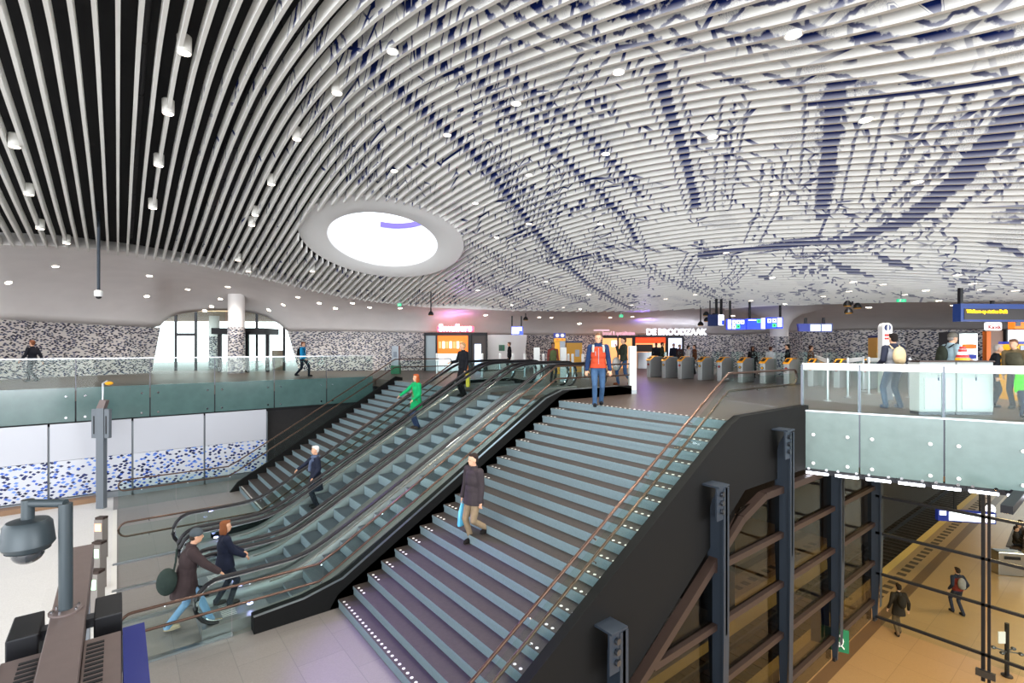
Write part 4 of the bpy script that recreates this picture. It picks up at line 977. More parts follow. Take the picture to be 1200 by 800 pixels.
q = MB(); q.box((f(841), -.015, zz(381, 22.5)), (f(850), 0, zz(368.6, 22.5))); q.build('lit_panel', scw, e); q = MB(); q.box((f(846.5), -.025, zz(380.5, 22.5)), (f(850), -.015, zz(375, 22.5))); q.build('blue_field', scr, e); hang(e, [f(839.5), f(848)], zz(368, 22.5), zz(350, 22.5))
e = empty('hanging_sign', 'small lit white and blue sign above the plain wall bay', 'sign', col(606, 27), YAW); f = lambda px: mm(px-606, 27)
q = MB(); q.box((f(599.3), 0, zz(392, 27)), (f(613), .2, zz(382.5, 27))); q.build('housing', scr, e); q = MB(); q.box((f(600), -.015, zz(387.5, 27)), (f(611.5), 0, zz(383.2, 27))); q.box((f(600), -.015, zz(391, 27)), (f(608), 0, zz(387.5, 27))); q.build('lit_panel', scw, e); hang(e, [f(600), f(611)], zz(382, 27), zz(370, 27))
e = empty('departure_screen', 'pair of pale departure screens in a dark blue box under the ceiling', 'screen', col(956, 19), YAW-.12); f = lambda px: mm(px-956, 19)
q = MB(); q.add([(f(938), 0, zz(388, 19)), (f(974), 0, zz(389, 19)), (f(974.5), 0, zz(379, 19)), (f(936.5), 0, zz(379, 19)), (f(938), .15, zz(388, 19)), (f(974), .15, zz(389, 19)), (f(974.5), .15, zz(379, 19)), (f(936.5), .15, zz(379, 19))], [(0, 1, 2, 3), (7, 6, 5, 4), (0, 4, 5, 1), (1, 5, 6, 2), (2, 6, 7, 3), (3, 7, 4, 0)]); q.build('housing', MT['blue'], e)
for a, b_ in ((950, 961), (962.5, 973)):
    q = MB(); q.box((f(a), -.012, zz(387.8, 19)), (f(b_), 0, zz(380, 19))); q.build('screen_panel', mat('pale screen', 'c6d6cf', .3, emit='c3d4cc', es=.9), e)
hang(e, [f(945.5), f(965.5)], zz(379, 19), zz(372, 19))
# LED board at the right
Yb = 13.0; e = empty('led_board', 'long blue framed board with yellow LED text hanging at the right', 'sign', col(1126, Yb), YAW+.10); 
z0, z1 = zz(376.5, Yb), zz(355.5, Yb)
q = MB(); q.box((0, 0, z0), (3.4, .22, z1)); q.build('frame', MT['navy2'] if 'navy2' in MT else MT.setdefault('navy2', mat('deep blue frame', '12387c', .4)), e)
q = MB(); q.box((.09, -.015, z0+.05), (3.3, 0, z1-.13)); q.build('display', mat('black display', '1c1413', .4), e)
text('Welkom op station Delft', .125, mat('led yellow', 'ffd020', .4, emit='ffc400', es=4), e, (.14, -.03, z1-.245), (PI/2, 0, 0), 'led_text', .006, 'LEFT', .92, .001); hang(e, [.0+.05, 2.9], z1, zz(346, Yb)+.2)
# small white sign on a mast and orange sign
Yk = 15.0; e = empty('kiosk_sign', 'white rounded sign with red lettering under the LED board', 'sign', col(1165, Yk), YAW); f = lambda px: mm(px-1165, Yk)
q = MB(); q.box((f(1156), 0, zz(387, Yk)), (f(1175), .10, zz(377.3, Yk))); q.build('panel', mat('lit sign white', 'ffffff', .4, emit='ffffff', es=.7), e, bevel=.04)
q = MB(); q.box((f(1158), -.01, zz(379.6, Yk)), (f(1173), 0, zz(378.6, Yk))); q.build('red_bar', MT['red'], e); text('Kiosk', .17, MT['red'], e, (0, -.02, zz(385.3, Yk)), (PI/2, 0, 0), 'sign_lettering', .008, 'CENTER'); hang(e, [0], zz(377, Yk), zz(352, Yk))
e = box_thing('orange_sign', 'orange lit sign at the right picture edge', 'sign', 1197, 15, [('panel', (mm(-8, 15), 0, zz(385, 15)), (mm(14, 15), .2, zz(376, 15)), glow_o), ('dark_field', (mm(-7, 15), -.01, zz(382, 15)), (mm(-1, 15), 0, zz(377, 15)), MT['dsteel'])])
# info pillar
Yi = 15.5; e = empty('info_pillar', 'tall white information pillar with a round blue symbol and red bars', 'pillar', col(1040, Yi), YAW); r = mm(5.8, Yi)
zt = zz(378, Yi); prof = [(-r, 0), (r, 0)]+[(r*math.cos(a), zt-r+r*math.sin(a)) for a in np.linspace(0, PI, 13)]
q = MB(); q.prism(prof, 0, .2); q.build('body', MT['white'], e); q = MB(); q.tube([(0, 0, zt-r), (0, -.02, zt-r)], r*.62, 20); q.build('round_symbol', MT['navy'], e)
q = MB(); q.box((-.025, -.03, zt-r-.10), (.025, -.02, zt-r+.06)); q.box((-.025, -.03, zt-r+.075), (.025, -.02, zt-r+.105)); q.build('symbol_letter', MT['white'], e)
q = MB(); q.box((-r*.6, -.015, zt-.42), (r*.6, 0, zt-.35)); q.box((-r*.6, -.015, zt-.52), (r*.6, 0, zt-.46)); q.build('red_bars', MT['red'], e)
q = MB(); q.box((-r*.5, -.02, 0), (r*.5, .0, 1.05)); q.build('grey_front', MT['grey'], e)
e = empty('info_pillar', 'low pillar with white rounded collar before the information pillar', 'pillar', col(1041, 13.6), YAW); q = MB(); q.tube([(-.13, 0, .1), (-.13, 0, 1.10)]+[(.13*math.cos(a), 0, 1.10+.13*math.sin(a)) for a in np.linspace(PI*.9, .1*PI, 7)]+[(.13, 0, 1.10), (.13, 0, .1)], .03, 8); q.build('white_hoop', MT['white'], e, smooth=True); q = MB(); q.box((-.12, -.02, 0), (.12, .02, 1.05)); q.build('panel', MT['dsteel'], e)
# red and white stacked display on the cabinets
e = empty('poster_stand', 'red and white tiered display standing on the white cabinet', 'display', col(1128, 10.6, 1.16), YAW)
for i in range(5):
    q = MB(); q.lathe([(.125-.018*i, .06*i+.0), (.125-.018*i, .06*i+.05)], n=14); q.build('tier', [MT['yellow'], MT['red'], MT['white'], MT['red'], MT['red']][i], e)
# white waste cabinets behind the balcony guard
for i, (a, b_, lab) in enumerate(((1077, 1121, 'white waste cabinet behind the balcony glass, the left one'), (1121, 1165, 'white waste cabinet behind the balcony glass, the right one'))):
    Yc = 10.6; c = (a+b_)/2; e = empty('waste_cabinet', lab, 'cabinet', col(c, Yc), YAW); h = mm((b_-a)/2, Yc)-.01
    q = MB(); q.box((-h, 0, .06), (h, .28, 1.12)); q.build('body', mat('cabinet grey white', 'b4b9b9', .5), e, bevel=.02); q = MB(); q.box((-h-.01, -.02, 1.12), (h+.01, .30, 1.15)); q.build('top', MT['brown'], e)
    q = MB(); q.box((-h*.75, -.015, .12), (h*.75, 0, .78)); q.build('door', mat('cabinet door', 'bfc5c5', .45), e, bevel=.005); q = MB(); q.lathe([(h*.42, -.005), (h*.42, .01)], (0, -.0, .98), 20, 0, Matrix(((1, 0, 0), (0, 0, 1), (0, .45, 0)))); q.build('slot', MT['grey'], e)
    q = MB(); q.tube([(0, -.02, .73), (0, -.02, .80)], .012, 8); q.tube([(0, -.02, .83), (0, -.02, .84)], .018, 8); q.build('pictogram', MT['navy'], e); q = MB(); q.box((-h, .02, 0), (h, .26, .06)); q.build('plinth', MT['dsteel'], e)
# drink fridge, kiosk front at the right
e = box_thing('drinks_fridge', 'glass door drinks fridge with black frame behind the grey-haired man', 'fridge', 1143, 14.5, [('back', (mm(-12, 14.5), .3, 0), (mm(14, 14.5), .9, zz(388, 14.5)), MT['black']), ('lit_shelves', (mm(-8, 14.5), .2, .3), (mm(10, 14.5), .3, zz(390.5, 14.5)), mat('lit bottles', 'c8d6d8', .4, emit='c6dadb', es=.5)), ('light_tube', (mm(6.5, 14.5), .15, .6), (mm(7.8, 14.5), .2, zz(391, 14.5)), scw)])
for i in range(5):
    q = MB(); q.box((mm(-8, 14.5), .12, .5+i*.3), (mm(6, 14.5), .2, .62+i*.3)); q.build('bottle_row', [MT['red'], MT['green'], MT['blue'], MT['orange'], MT['white']][i], e)
e = box_thing('kiosk', 'kiosk front with brown door and pale wall below the LED board', 'kiosk', 1175, 16.5, [('door', (mm(-12, 16.5), .1, 0), (mm(4, 16.5), .2, zz(387, 16.5)), MT['brownd'] if 'brownd' in MT else MT.setdefault('brownd', mat('brown door', '8a6f60', .5))), ('orange_column', (mm(-17, 16.5), .05, 0), (mm(-12, 16.5), .2, zz(388, 16.5)), MT['orange']), ('frame', (mm(4, 16.5), 0, 0), (mm(6, 16.5), .2, zz(386, 16.5)), MT['black']), ('wall', (mm(6, 16.5), .1, 0), (mm(70, 16.5), .3, zz(386, 16.5)), MT['white'])])
# glass side screens (balcony corner to the gates)
for (pa, ya, pb_, yb_, lab) in ((970, 470, 955, 448, 'clear glass screen on steel posts between the balcony and the gates'), (993, 466, 1012, 458, 'clear glass screen with low steel posts beside the information pillar'), (1016, 462, 1068, 466, 'clear glass screen with low steel posts behind the man with the backpack')):
    a = at(pa, ya, 0); b_ = at(pb_, yb_, 0); d = b_-a; e = empty('glass_screen', lab, 'screen', a, math.atan2(d.y, d.x)); Ld = d.length
    q = MB(); q.box((0, -.006, .12), (Ld, .006, 1.12)); q.build('glass_pane', GL, e); q = MB(); q.box((0, -.012, 1.0), (Ld, .012, 1.12)); q.build('top_band', film, e)
    for x in (.05, Ld-.05):
        q = MB(); q.tube([(x, 0, 0), (x, 0, 1.14)], .03, 10); q.lathe([(.09, 0), (.09, .02), (.04, .04)], (x, 0, 0)); q.build('post', MT['steel'], e, smooth=True)
# exit signs (green) and other ceiling hung items
for px, py, Y, lab in ((468, 357, 27, 'small green exit sign below the slats left of the snack shop'), (728, 370, 30, 'small green exit sign left of the bakery letters'), (1057, 352, 17.5, 'green exit sign hanging from the right ceiling edge')):
    e = empty('exit_sign', lab, 'sign', pt(px, py, Y), YAW); w_ = mm(2.2 if px < 1000 else 5, Y); h_ = mm(1.6, Y)
    q = MB(); q.box((-w_, 0, -h_), (w_, .06, h_)); q.build('lit_box', mat('lit exit green', '23a877', .4, emit='1fb37a', es=1.0), e); q = MB(); q.box((-w_*.6, -.01, -h_*.6), (-w_*.2, 0, h_*.6)); q.box((w_*.1, -.01, -h_*.15), (w_*.7, 0, h_*.15)); q.build('pictogram', MT['white'], e); q = MB(); q.box((-.015, .02, h_), (.015, .04, h_+.35)); q.build('hanger', MT['grey'], e)
def hanging_lamp(px, py, Y, ytop, lab, yellow=True, n=1):
    e = empty('hanging_speaker' if not yellow else 'pendant_beacon', lab, 'ceiling lamp' if yellow else 'camera', pt(px, py, Y), YAW)
    q = MB(); q.tube([(0, 0, .1), (0, 0, mm(py-ytop, Y))], .03, 8); q.build('rod', MT['black'], e)
    offs = [(0, 0)] if n == 1 else [(-.18, .10), (.18, .02), (-.14, -.16)]
    for ox, oz in offs:
        q = MB(); q.lathe([(.05, .14), (.12, .06), (.14, -.03), (.12, -.05)], (ox, 0, oz), 16); q.build('shade', MT['black'], e, smooth=True); q = MB(); q.lathe([(.115, -.065), (.115, -.052)], (ox, 0, oz), 16); q.build('face', MT['yellow'], e)
    return e
hanging_lamp(505, 368, 25, 342, 'black and yellow ceiling beacon hanging left of the snack shop sign')
hanging_lamp(616, 374, 27, 367, 'black and yellow ceiling beacon near the small lit sign')
hanging_lamp(821, 380, 24, 360, 'black and yellow ceiling beacon hanging right of the bakery letters')
hanging_lamp(832, 371, 23, 352, 'cluster of dark ceiling spots left of the lit box', n=3)
hanging_lamp(999, 360, 18, 353, 'cluster of three black and gold ceiling spots over the gates', n=3)
e = empty('dome_camera', 'dome camera on a long dark rod hanging left of the arch', 'camera', pt(115.5, 346, 17), YAW)
q = MB(); q.tube([(0, 0, .1), (0, 0, mm(346-215, 17))], .045, 10); q.build('rod', MT['fin'], e); q = MB(); q.lathe([(.10, -.04), (.12, .0), (.12, .14), (.06, .18)], n=18); q.build('housing', MT['white'], e, smooth=True); q = MB(); q.ell((0, 0, -.04), (.09, .09, .08), 16, 8); q.build('dome', MT['black'], e, smooth=True)
# a bin against the mosaic wall, far left bench lights
e = box_thing('waste_bin', 'dark grey bin with green base against the mosaic wall', 'bin', 463, 27, [('body', (mm(-4, 27), 0, .45), (mm(4, 27), .4, zz(405, 27)), MT['grey']), ('front_label', (mm(-2, 27), -.01, .9), (mm(2, 27), 0, 1.2), MT['dsteel']), ('base', (mm(-5, 27), -.02, 0), (mm(5, 27), .42, .45), MT['green'])])
e = box_thing('information_board', 'brown sandwich board standing outside behind the arch glass', 'board', 325, 32.5, [('board', (-.35, 0, 0), (.35, .06, 1.25), MT['brownd']), ('leg', (-.33, .3, 0), (-.28, .36, 1.15), MT['brown']), ('leg', (.28, .3, 0), (.33, .36, 1.15), MT['brown'])])
# ============================================================ LOWER LEVEL FOREGROUND
# mast with display boxes seen from above
e = empty('display_mast', 'large brown grey display mast seen from above at the lower left corner', 'display mast', (-.43, 6, LOW))
Z1 = -1.5-LOW
q = MB(); q.box((-.15, -3.4, Z1-.30), (.15, 3.75, Z1)); q.build('beam', MT['mast'] if 'mast' in MT else MT.setdefault('mast', mat('warm grey painted steel', '6f625f', .5, .2, var=.05)), e, bevel=.01)
for y in (-2.6, 3.3):
    q = MB(); q.box((-.12, y-.12, 0), (.12, y+.12, Z1-.3)); q.build('column', MT['grey'], e)
for s_ in (-1, 1):
    q = MB(); q.box((s_*.155, -2.6, Z1-.75), (s_*.46, .85, Z1-.12)); lb = q.build('louvre_box', MT['mast'], e, bevel=.01)
    q = MB()
    for i in range(20): q.box((s_*.18, -.9+i*.085-.03, Z1-.125), (s_*.32, -.9+i*.085+.01, Z1-.112))
    q.build('louvre_slots', MT['black'], lb)
    q = MB(); q.box((s_*.47, -2.6, Z1-.8), (s_*.66, -.0+.85, Z1-.10)); q.build('blue_panel', mat('blue glossy panel', '262f74', .25), e)
    q = MB(); q.box((s_*.46, -.9, Z1-.09), (s_*.67, -.88, Z1-.7)); q.build('seam', MT['black'], e)
    q = MB(); q.box((s_*.22, 1.15, Z1-.75), (s_*.47, 1.75, Z1-.05)); q.build('loudspeaker', MT['black'], e, bevel=.015)
    q = MB(); q.box((s_*.15, 1.35, Z1-.22), (s_*.22, 1.5, Z1-.12)); q.build('bracket', MT['dsteel'], e)
pc = at(77, 716, -1.5); e = empty('camera_post', 'dark bent post carrying a big dome camera above the display mast', 'camera', pc, YAW)
q = MB(); q.lathe([(.15, 0), (.15, .02), (.07, .03)], n=20); q.build('flange', MT['mast'], e, smooth=True)
for a in range(6):
    q = MB(); q.tube([(.115*math.cos(a), .115*math.sin(a), .02), (.115*math.cos(a), .115*math.sin(a), .045)], .014, 8); q.build('bolt', MT['chrome'], e)
q = MB(); q.tube([(0, 0, .02), (0, 0, 1.20)], .062, 16); q.tube([(.0, 0, 1.20), (-.44, 0, 1.20)], .045, 12); q.tube([(-.42, 0, 1.24), (-.42, 0, 1.02)], .058, 14); q.build('post', MT['dpost'] if 'dpost' in MT else MT.setdefault('dpost', mat('dark grey green paint', '3d474c', .4, .2)), e, smooth=True)
q = MB(); q.lathe([(.18, .68), (.235, .75), (.21, .97), (.18, 1.01), (.06, 1.03)], (-.42, 0, 0), 28); q.build('housing', MT['dpost'], e, smooth=True)
q = MB(); q.lathe([(.18, .675), (.195, .685)], (-.42, 0, 0), 28); q.ell((-.42, 0, .66), (.145, .145, .13), 20, 10); q.build('dome', MT['chrome'] if 0 else mat('smoked dome', '3a3d40', .08, coat=1), e, smooth=True)
# grey post with speaker boxes before the tiled wall
Yp = 15.9; e = empty('speaker_post', 'grey post with two slotted speaker boxes before the white wall panels', 'post', col(119, Yp, LOW), YAW)
hz_ = lambda py: zz(py, Yp)-LOW
q = MB(); q.box((-.12, -.08, 0), (.12, .08, hz_(478))); q.build('post', MT['postg'] if 'postg' in MT else MT.setdefault('postg', mat('mid grey paint', '646b72', .5)), e, bevel=.01)
for s_ in (-1, 1):
    q = MB(); q.box((s_*.13, -.06, hz_(513)), (s_*.28, .06, hz_(479))); b0 = q.build('speaker_box', MT['postg'], e, bevel=.01); q = MB(); q.box((s_*.175, -.07, hz_(508)), (s_*.21, -.055, hz_(487))); q.build('slot', MT['black'], b0)
q = MB(); q.prism([(-.12, hz_(478)), (.12, hz_(478)), (.20, hz_(469)), (.0, hz_(468))], -.07, .07); q.build('slanted_cap', MT['mast'], e)
q = MB(); q.tube([(.04, 0, hz_(470)), (.04, 0, hz_(449)), (.20, 0, hz_(446))], .03, 8); q.build('arm', MT['steel'], e); q = MB(); q.ell((.24, 0, hz_(449)), (.12, .1, .06), 10, 6); q.build('beacon', MT['yellow'], e)
# direction pillars at the foot of the escalators
gl_g = mat('green lit field', 'd8ffe0', .4, emit='a8f5b8', es=1.6); gl_o = mat('orange lit field', 'ffc9a8', .4, emit='ff8a50', es=1.6)
for v, lit, lab in ((15.7, gl_o, 'grey direction pillar with an orange light at the escalator foot'), (13.75, gl_g, 'grey direction pillar with a green light, middle of three'), (12.0, gl_g, 'grey direction pillar with a green light nearest the dark mast')):
    e = empty('direction_pillar', lab, 'pillar', (-.32, v, LOW), YAW); q = MB(); q.box((-.10, -.09, 0), (.10, .09, .95)); q.build('body', MT['pill'] if 'pill' in MT else MT.setdefault('pill', mat('pale stone grey', '807a75', .5)), e, bevel=.008)
    q = MB(); q.box((-.10, -.06, .95), (.10, .09, 1.0)); q.build('cap', MT['brown'], e)
    q = MB(); q.box((-.075, -.10, .68), (.075, -.09, .86)); q.build('light_field', lit, e)
# metal tracks in the floor at the escalator feet
for v, lab in ((10.05, 'nearest'), (11.7, 'second'), (13.32, 'third'), (14.95, 'farthest')):
    q = MB(); q.box((-.10, v-.05, LOW+.0), (1.6, v+.05, LOW+.035)); tag(q.build('floor_rail', MT['steel']), 'low steel floor strip before the escalators, the %s from the right staircase' % lab, 'floor strip')
q = MB(); q.box((-.12, 5, LOW), (-.02, 20, LOW+.02)); struct('trim_3', q, MT['offwhite'])
# ============================================================ PLATFORM THINGS
e = empty('platform_display', 'blue framed white train display hanging over the platform', 'screen', at(1133, 612, -6.3+.55), YAW-.22); Yd = FPX*(EYE+5.75)/(612-407)
hw_ = mm(29, Yd); q = MB(); q.box((-hw_, 0, 0), (hw_, .2, mm(13, Yd))); q.build('housing', MT['blue'], e); q = MB(); q.box((-hw_*.62, -.015, .05), (hw_-.05, 0, mm(13, Yd)-.06)); q.build('lit_screen', scw, e)
q = MB(); q.box((-hw_+.05, -.015, mm(7, Yd)), (-hw_*.72, 0, mm(12, Yd))); q.build('logo_tile', scw, e); q = MB(); q.box((-.4, .08, mm(13, Yd)), (-.3, .14, 4.4)); q.box((.5, .08, mm(13, Yd)), (.6, .14, 4.4)); q.build('hanger', MT['black'], e)
e = empty('platform_clock', 'round white clock beside the train display', 'clock', at(1160, 604, -5.9), YAW); q = MB(); q.tube([(0, 0, .25), (0, .12, .25)], .27, 24); q.build('case', MT['black'], e); q = MB(); q.tube([(0, -.012, .25), (0, 0, .25)], .25, 24); q.build('face', scw, e)
q = MB(); q.beam((0, -.02, .25), (.10, -.02, .38), .02, .01); q.beam((0, -.02, .25), (-.06, -.02, .15), .02, .01); q.build('hands', MT['black'], e)
q = MB(); q.box((-.03, .04, .5), (.03, .10, 4.6)); q.build('hanger', MT['black'], e)
e = empty('exit_board', 'green and blue hanging board with a white symbol seen through the fins', 'sign', at(978, 762, -6.1), YAW-.5); q = MB(); q.box((-.30, 0, 0), (.30, .05, .55)); q.build('green_panel', MT['green'], e); q = MB(); q.box((-.5, .12, .05), (-.1, .17, 1.3)); q.build('blue_panel', MT['navy'], e)
q = MB(); q.tube([(.05+.12*math.cos(a), -.015, .28+.14*math.sin(a)) for a in np.linspace(0, 2*PI, 16)[:-1]], .025, 6, closed=True); q.beam((.0, -.015, .35), (.2, -.015, .1), .04, .02); q.build('white_symbol', MT['white'], e); q = MB(); q.box((-.02, .05, .5), (.02, .09, 4.7)); q.build('hanger', MT['black'], e)
e = empty('waste_bin', 'square steel bin on the platform under the balcony', 'bin', at(1181, 672, PLAT), YAW-.2); q = MB(); q.box((-.5, -.25, 0), (.5, .25, 1.0)); q.build('body', MT['steel'], e, bevel=.03); q = MB(); q.box((-.3, -.27, .72), (.3, -.25, .85)); q.build('slot', MT['black'], e)
e = empty('bench', 'long wooden bench on the platform behind the steel bin', 'bench', at(1190, 650, PLAT), 0.05); q = MB(); q.box((-.4, -.25, .40), (3.8, .3, .46)); q.build('seat', MT['brown'], e); q = MB(); q.box((-.4, -.32, .5), (3.8, -.27, .95)); q.build('backrest', MT['brown'], e)
for x in (0, 1.7, 3.4):
    q = MB(); q.box((x, -.2, 0), (x+.08, .2, .4)); q.build('leg', MT['dsteel'], e)
e = empty('card_reader_post', 'dark card reader post with four small arms on the platform', 'post', at(1180, 792, PLAT), YAW); Yr = FPX*(EYE-PLAT)/(792-407)
q = MB(); q.tube([(0, 0, 0), (0, 0, 1.6)], .055, 12); q.lathe([(.14, 0), (.14, .03), (.05, .05)]); q.build('pole', MT['black'], e)
for a in (.3, 2.6, 3.6, 5.6):
    q = MB(); q.tube([(0, 0, .75), (.26*math.cos(a), .26*math.sin(a), .78)], .018, 6); q.ell((.3*math.cos(a), .3*math.sin(a), .78), (.07, .07, .05), 10, 6); q.build('arm', MT['dsteel'], e)
q = MB(); q.box((-.28, -.03, 1.0), (-.07, .0, 1.35)); q.build('notice', MT['white'], e)
# ============================================================ PEOPLE
SKIN = mat('skin', 'd3a283', .55); SKIN2 = mat('darker skin', '8a5c43', .55); EYEM = mat('dark eye', '1c1512', .3)
CM = {}
def cloth(c):
    if c not in CM: CM[c] = mat('cloth '+c, c, .85, bump=.25, bscale=60, var=.12, vscale=9, spec=.2)
    return CM[c]
def ik(a, b, l1, l2, pole):
    a, b = Vector(a), Vector(b); d = b-a; L_ = min(d.length, (l1+l2)*.995); dn = d.normalized()
    x = (l1*l1-l2*l2+L_*L_)/(2*L_); h = math.sqrt(max(l1*l1-x*x, 0)); pl = Vector(pole); pl = (pl-dn*pl.dot(dn))
    if pl.length < 1e-4: pl = Vector((0, 1, 0))
    return a+dn*x+pl.normalized()*h, a+dn*L_
def limb(m, pts, rs, n=12):
    for (a, b), (ra, rb) in zip(zip(pts, pts[1:]), zip(rs, rs[1:])):
        m.tube([a, b], [ra, rb], n)
    for p, r in zip(pts, rs): m.ell(p, (r, r, r), n, 8)
def fuse(m, name, mt, parent, vox, sm=3):
    o = m.build('tmp', mt); r = o.modifiers.new('r', 'REMESH'); r.mode = 'VOXEL'; r.voxel_size = vox; r.use_smooth_shade = True
    s = o.modifiers.new('s', 'SMOOTH'); s.iterations = sm; s.factor = .5
    dg = bpy.context.evaluated_depsgraph_get(); me = bpy.data.meshes.new_from_object(o.evaluated_get(dg)); old = o.data
    bpy.data.objects.remove(o); bpy.data.meshes.remove(old); me.name = name
    me.materials.clear(); me.materials.append(mt)
    o = bpy.data.objects.new(name, me); COL.objects.link(o); o.parent = parent; return o
def person(lab, loc, deg, h=1.75, top='333333', sleeve=None, legs='2b3347', shoes='1c1a1a', hair='3a2a20', skin=None, fine=False,
           footR=(.09, .0, 0), footL=(-.09, 0, 0), handR=(.26, .03, .82), handL=(-.26, .03, .82), hips=.93, lean=0.0, coat=.0, hairlong=0, beanie=None,
           pack=None, packmat='3a3f45', turn=0.0, side=0.0, group=None, holds=None, bulk=1.0):
    e = empty('person', lab, 'person', loc, YAW-math.radians(deg), group); k = h/1.75; skin = skin or SKIN; vox = .009 if fine else .017
    S = lambda p: Vector(p)*k
    ftR, ftL = S(footR), S(footL); hp = S((0, 0, hips)); fwd = lean
    def up(x, y, z):                                # torso point, leaning forward about the hips
        dz = z-.93; return S((x+side*dz, y+math.sin(fwd)*dz, hips+math.cos(fwd)*dz))
    head = up(0, .02+.03*abs(fwd), 1.63); Mh = Matrix.Rotation(-turn, 3, 'Z') @ Matrix.Rotation(-fwd*.5, 3, 'X')
    J = {}
    for s_, ft in ((1, ftR), (-1, ftL)):
        hj = hp+S((.09*s_, 0, -.02)); an = ft+S((0, -.02, .085)); kn, an = ik(hj, an, .44*k, .43*k, (0.04*s_, 1, .05)); J['leg', s_] = (hj, kn, an, ft)
    for s_, hd in ((1, handR), (-1, handL)):
        sh = up(.185*s_, 0, 1.42); hd = S(hd)+ (hp-S((0, 0, .93))); el, wr = ik(sh, hd, .29*k, .27*k, (.35*s_, -1, -.25)); J['arm', s_] = (sh, el, wr)
    # body (skin)
    m = MB(); m.ell(head+Mh@S((0, -.005, .03)), (.076*k, .095*k, .098*k), 18, 12, M=Mh); m.ell(head+Mh@S((0, .022, -.045)), (.056*k, .068*k, .075*k), 16, 10, M=Mh)
    m.ell(head+Mh@S((0, .092, -.012)), (.012*k, .020*k, .022*k), 8, 6, M=Mh); m.ell(head+Mh@S((0, .080, -.058)), (.024*k, .010*k, .009*k), 8, 6, M=Mh)
    m.ell(head+Mh@S((0, .075, .022)), (.05*k, .014*k, .009*k), 8, 6, M=Mh)
    for s_ in (1, -1): m.ell(head+Mh@S((.078*s_, -.005, -.01)), (.010*k, .020*k, .030*k), 8, 6, M=Mh)
    limb(m, [up(0, -.01, 1.40), head+S((0, -.015, -.05))], [.058*k, .052*k]); limb(m, [up(0, -.01, .95), up(0, -.01, 1.15), up(0, -.01, 1.30)], [.095*k, .085*k, .085*k])
    limb(m, [up(-.15, 0, 1.40), up(.15, 0, 1.40)], [.05*k, .05*k])
    for s_ in (1, -1):
        sh, el, wr = J['arm', s_]; limb(m, [sh, el, wr], [.042*k, .034*k, .026*k])
        d = (wr-el).normalized(); ax = Vector((1, 0, 0))*s_; nrm = d.cross(Vector((0, 0, 1)))
        if nrm.length < .1: nrm = Vector((0, 1, 0))*1.0
        nrm.normalize(); sdv = nrm                       # across the palm
        inn = d.cross(sdv).normalized()
        if inn.dot(Vector((-s_, 0, -.3))) < 0: inn = -inn
        c = wr+d*.05*k; Mp = Matrix((sdv, inn, d)).transposed(); m.ell(c, (.042*k, .018*k, .052*k), 12, 8, M=Mp)
        for q_, (o_, ln) in enumerate(((-.030, .062), (-.010, .072), (.011, .068), (.030, .052))):
            b0 = c+sdv*o_*k+d*.040*k; b1 = b0+(d*.8+inn*.35).normalized()*ln*.55*k; b2 = b1+(d*.35+inn*.9).normalized()*ln*.5*k; limb(m, [b0, b1, b2], [.0105*k, .010*k, .0085*k], 8)
        sg = 1 if sdv.y > 0 else -1; t0 = c+sdv*.034*sg*k-d*.02*k; t1 = t0+(sdv*sg*.7+d*.6+inn*.3).normalized()*.038*k; t2 = t1+(d*.8+inn*.5).normalized()*.028*k; limb(m, [t0, t1, t2], [.014*k, .012*k, .010*k], 8)
        hj, kn, an, ft = J['leg', s_]; limb(m, [hj, kn, an, ft+S((0, .05, .04))], [.065*k, .045*k, .034*k, .03*k])
    body = fuse(m, 'body', skin, e, vox, 2)
    if fine:
        for s_ in (1, -1):
            m = MB(); m.ell(head+Mh@S((.030*s_, .082, .006)), (.012*k, .008*k, .007*k), 8, 6, M=Mh); m.build('eye', EYEM, e, smooth=True)
    # trousers
    m = MB(); m.ell(hp+S((0, 0, .02)), (.165*k*bulk, .115*k*bulk, .12*k), 16, 10)
    for s_ in (1, -1):
        hj, kn, an, ft = J['leg', s_]; limb(m, [hj, kn, an+S((0, 0, -.01))], [.090*k*bulk, .064*k, .054*k])
        m.tube([an+S((0, 0, .04)), an+S((0, -.0, -.045))], [.054*k, .062*k], 12)
    fuse(m, 'trousers', cloth(legs), e, vox*1.2, 3)
    # jacket
    m = MB()
    m.ell(up(0, 0, 1.24), (.180*k*bulk, .125*k*bulk, .20*k), 16, 12); m.ell(up(0, .005, 1.06), (.168*k*bulk, .125*k*bulk, .18*k), 16, 12); m.ell(up(0, 0, 1.36), (.17*k*bulk, .105*k*bulk, .10*k), 16, 10)
    limb(m, [up(-.165, 0, 1.405), up(.165, 0, 1.405)], [.066*k*bulk, .066*k*bulk]); m.tube([up(0, -.012, 1.40), up(0, -.008, 1.52)], [.085*k, .072*k], 14)
    a = up(0, 0, 1.06); b = up(0, 0, .92-coat) if coat < .1 else hp+S((0, -.0, -coat)); n = 18; vs = []
    for t in np.linspace(0, 1, 6):
        c = a.lerp(b, t); rx, ry = (.165+.03*t+.04*t*coat/.4)*k*bulk, (.12+.025*t+.05*t*coat/.4)*k*bulk
        vs += [c+Vector((rx*math.cos(2*PI*i/n), ry*math.sin(2*PI*i/n), 0)) for i in range(n)]
    fs = [(i*n+j, i*n+(j+1) % n, (i+1)*n+(j+1) % n, (i+1)*n+j) for i in range(5) for j in range(n)]+[tuple(range(n-1, -1, -1)), tuple(range(5*n, 6*n))]
    m.add(vs, fs)
    def slv(m_):
        for s_ in (1, -1):
            sh, el, wr = J['arm', s_]; limb(m_, [sh, el, wr+(el-wr).normalized()*.01], [.070*k*bulk, .057*k*bulk, .045*k*bulk])
    if sleeve is None: slv(m)
    fuse(m, 'jacket', cloth(top), e, vox*1.2, 3)
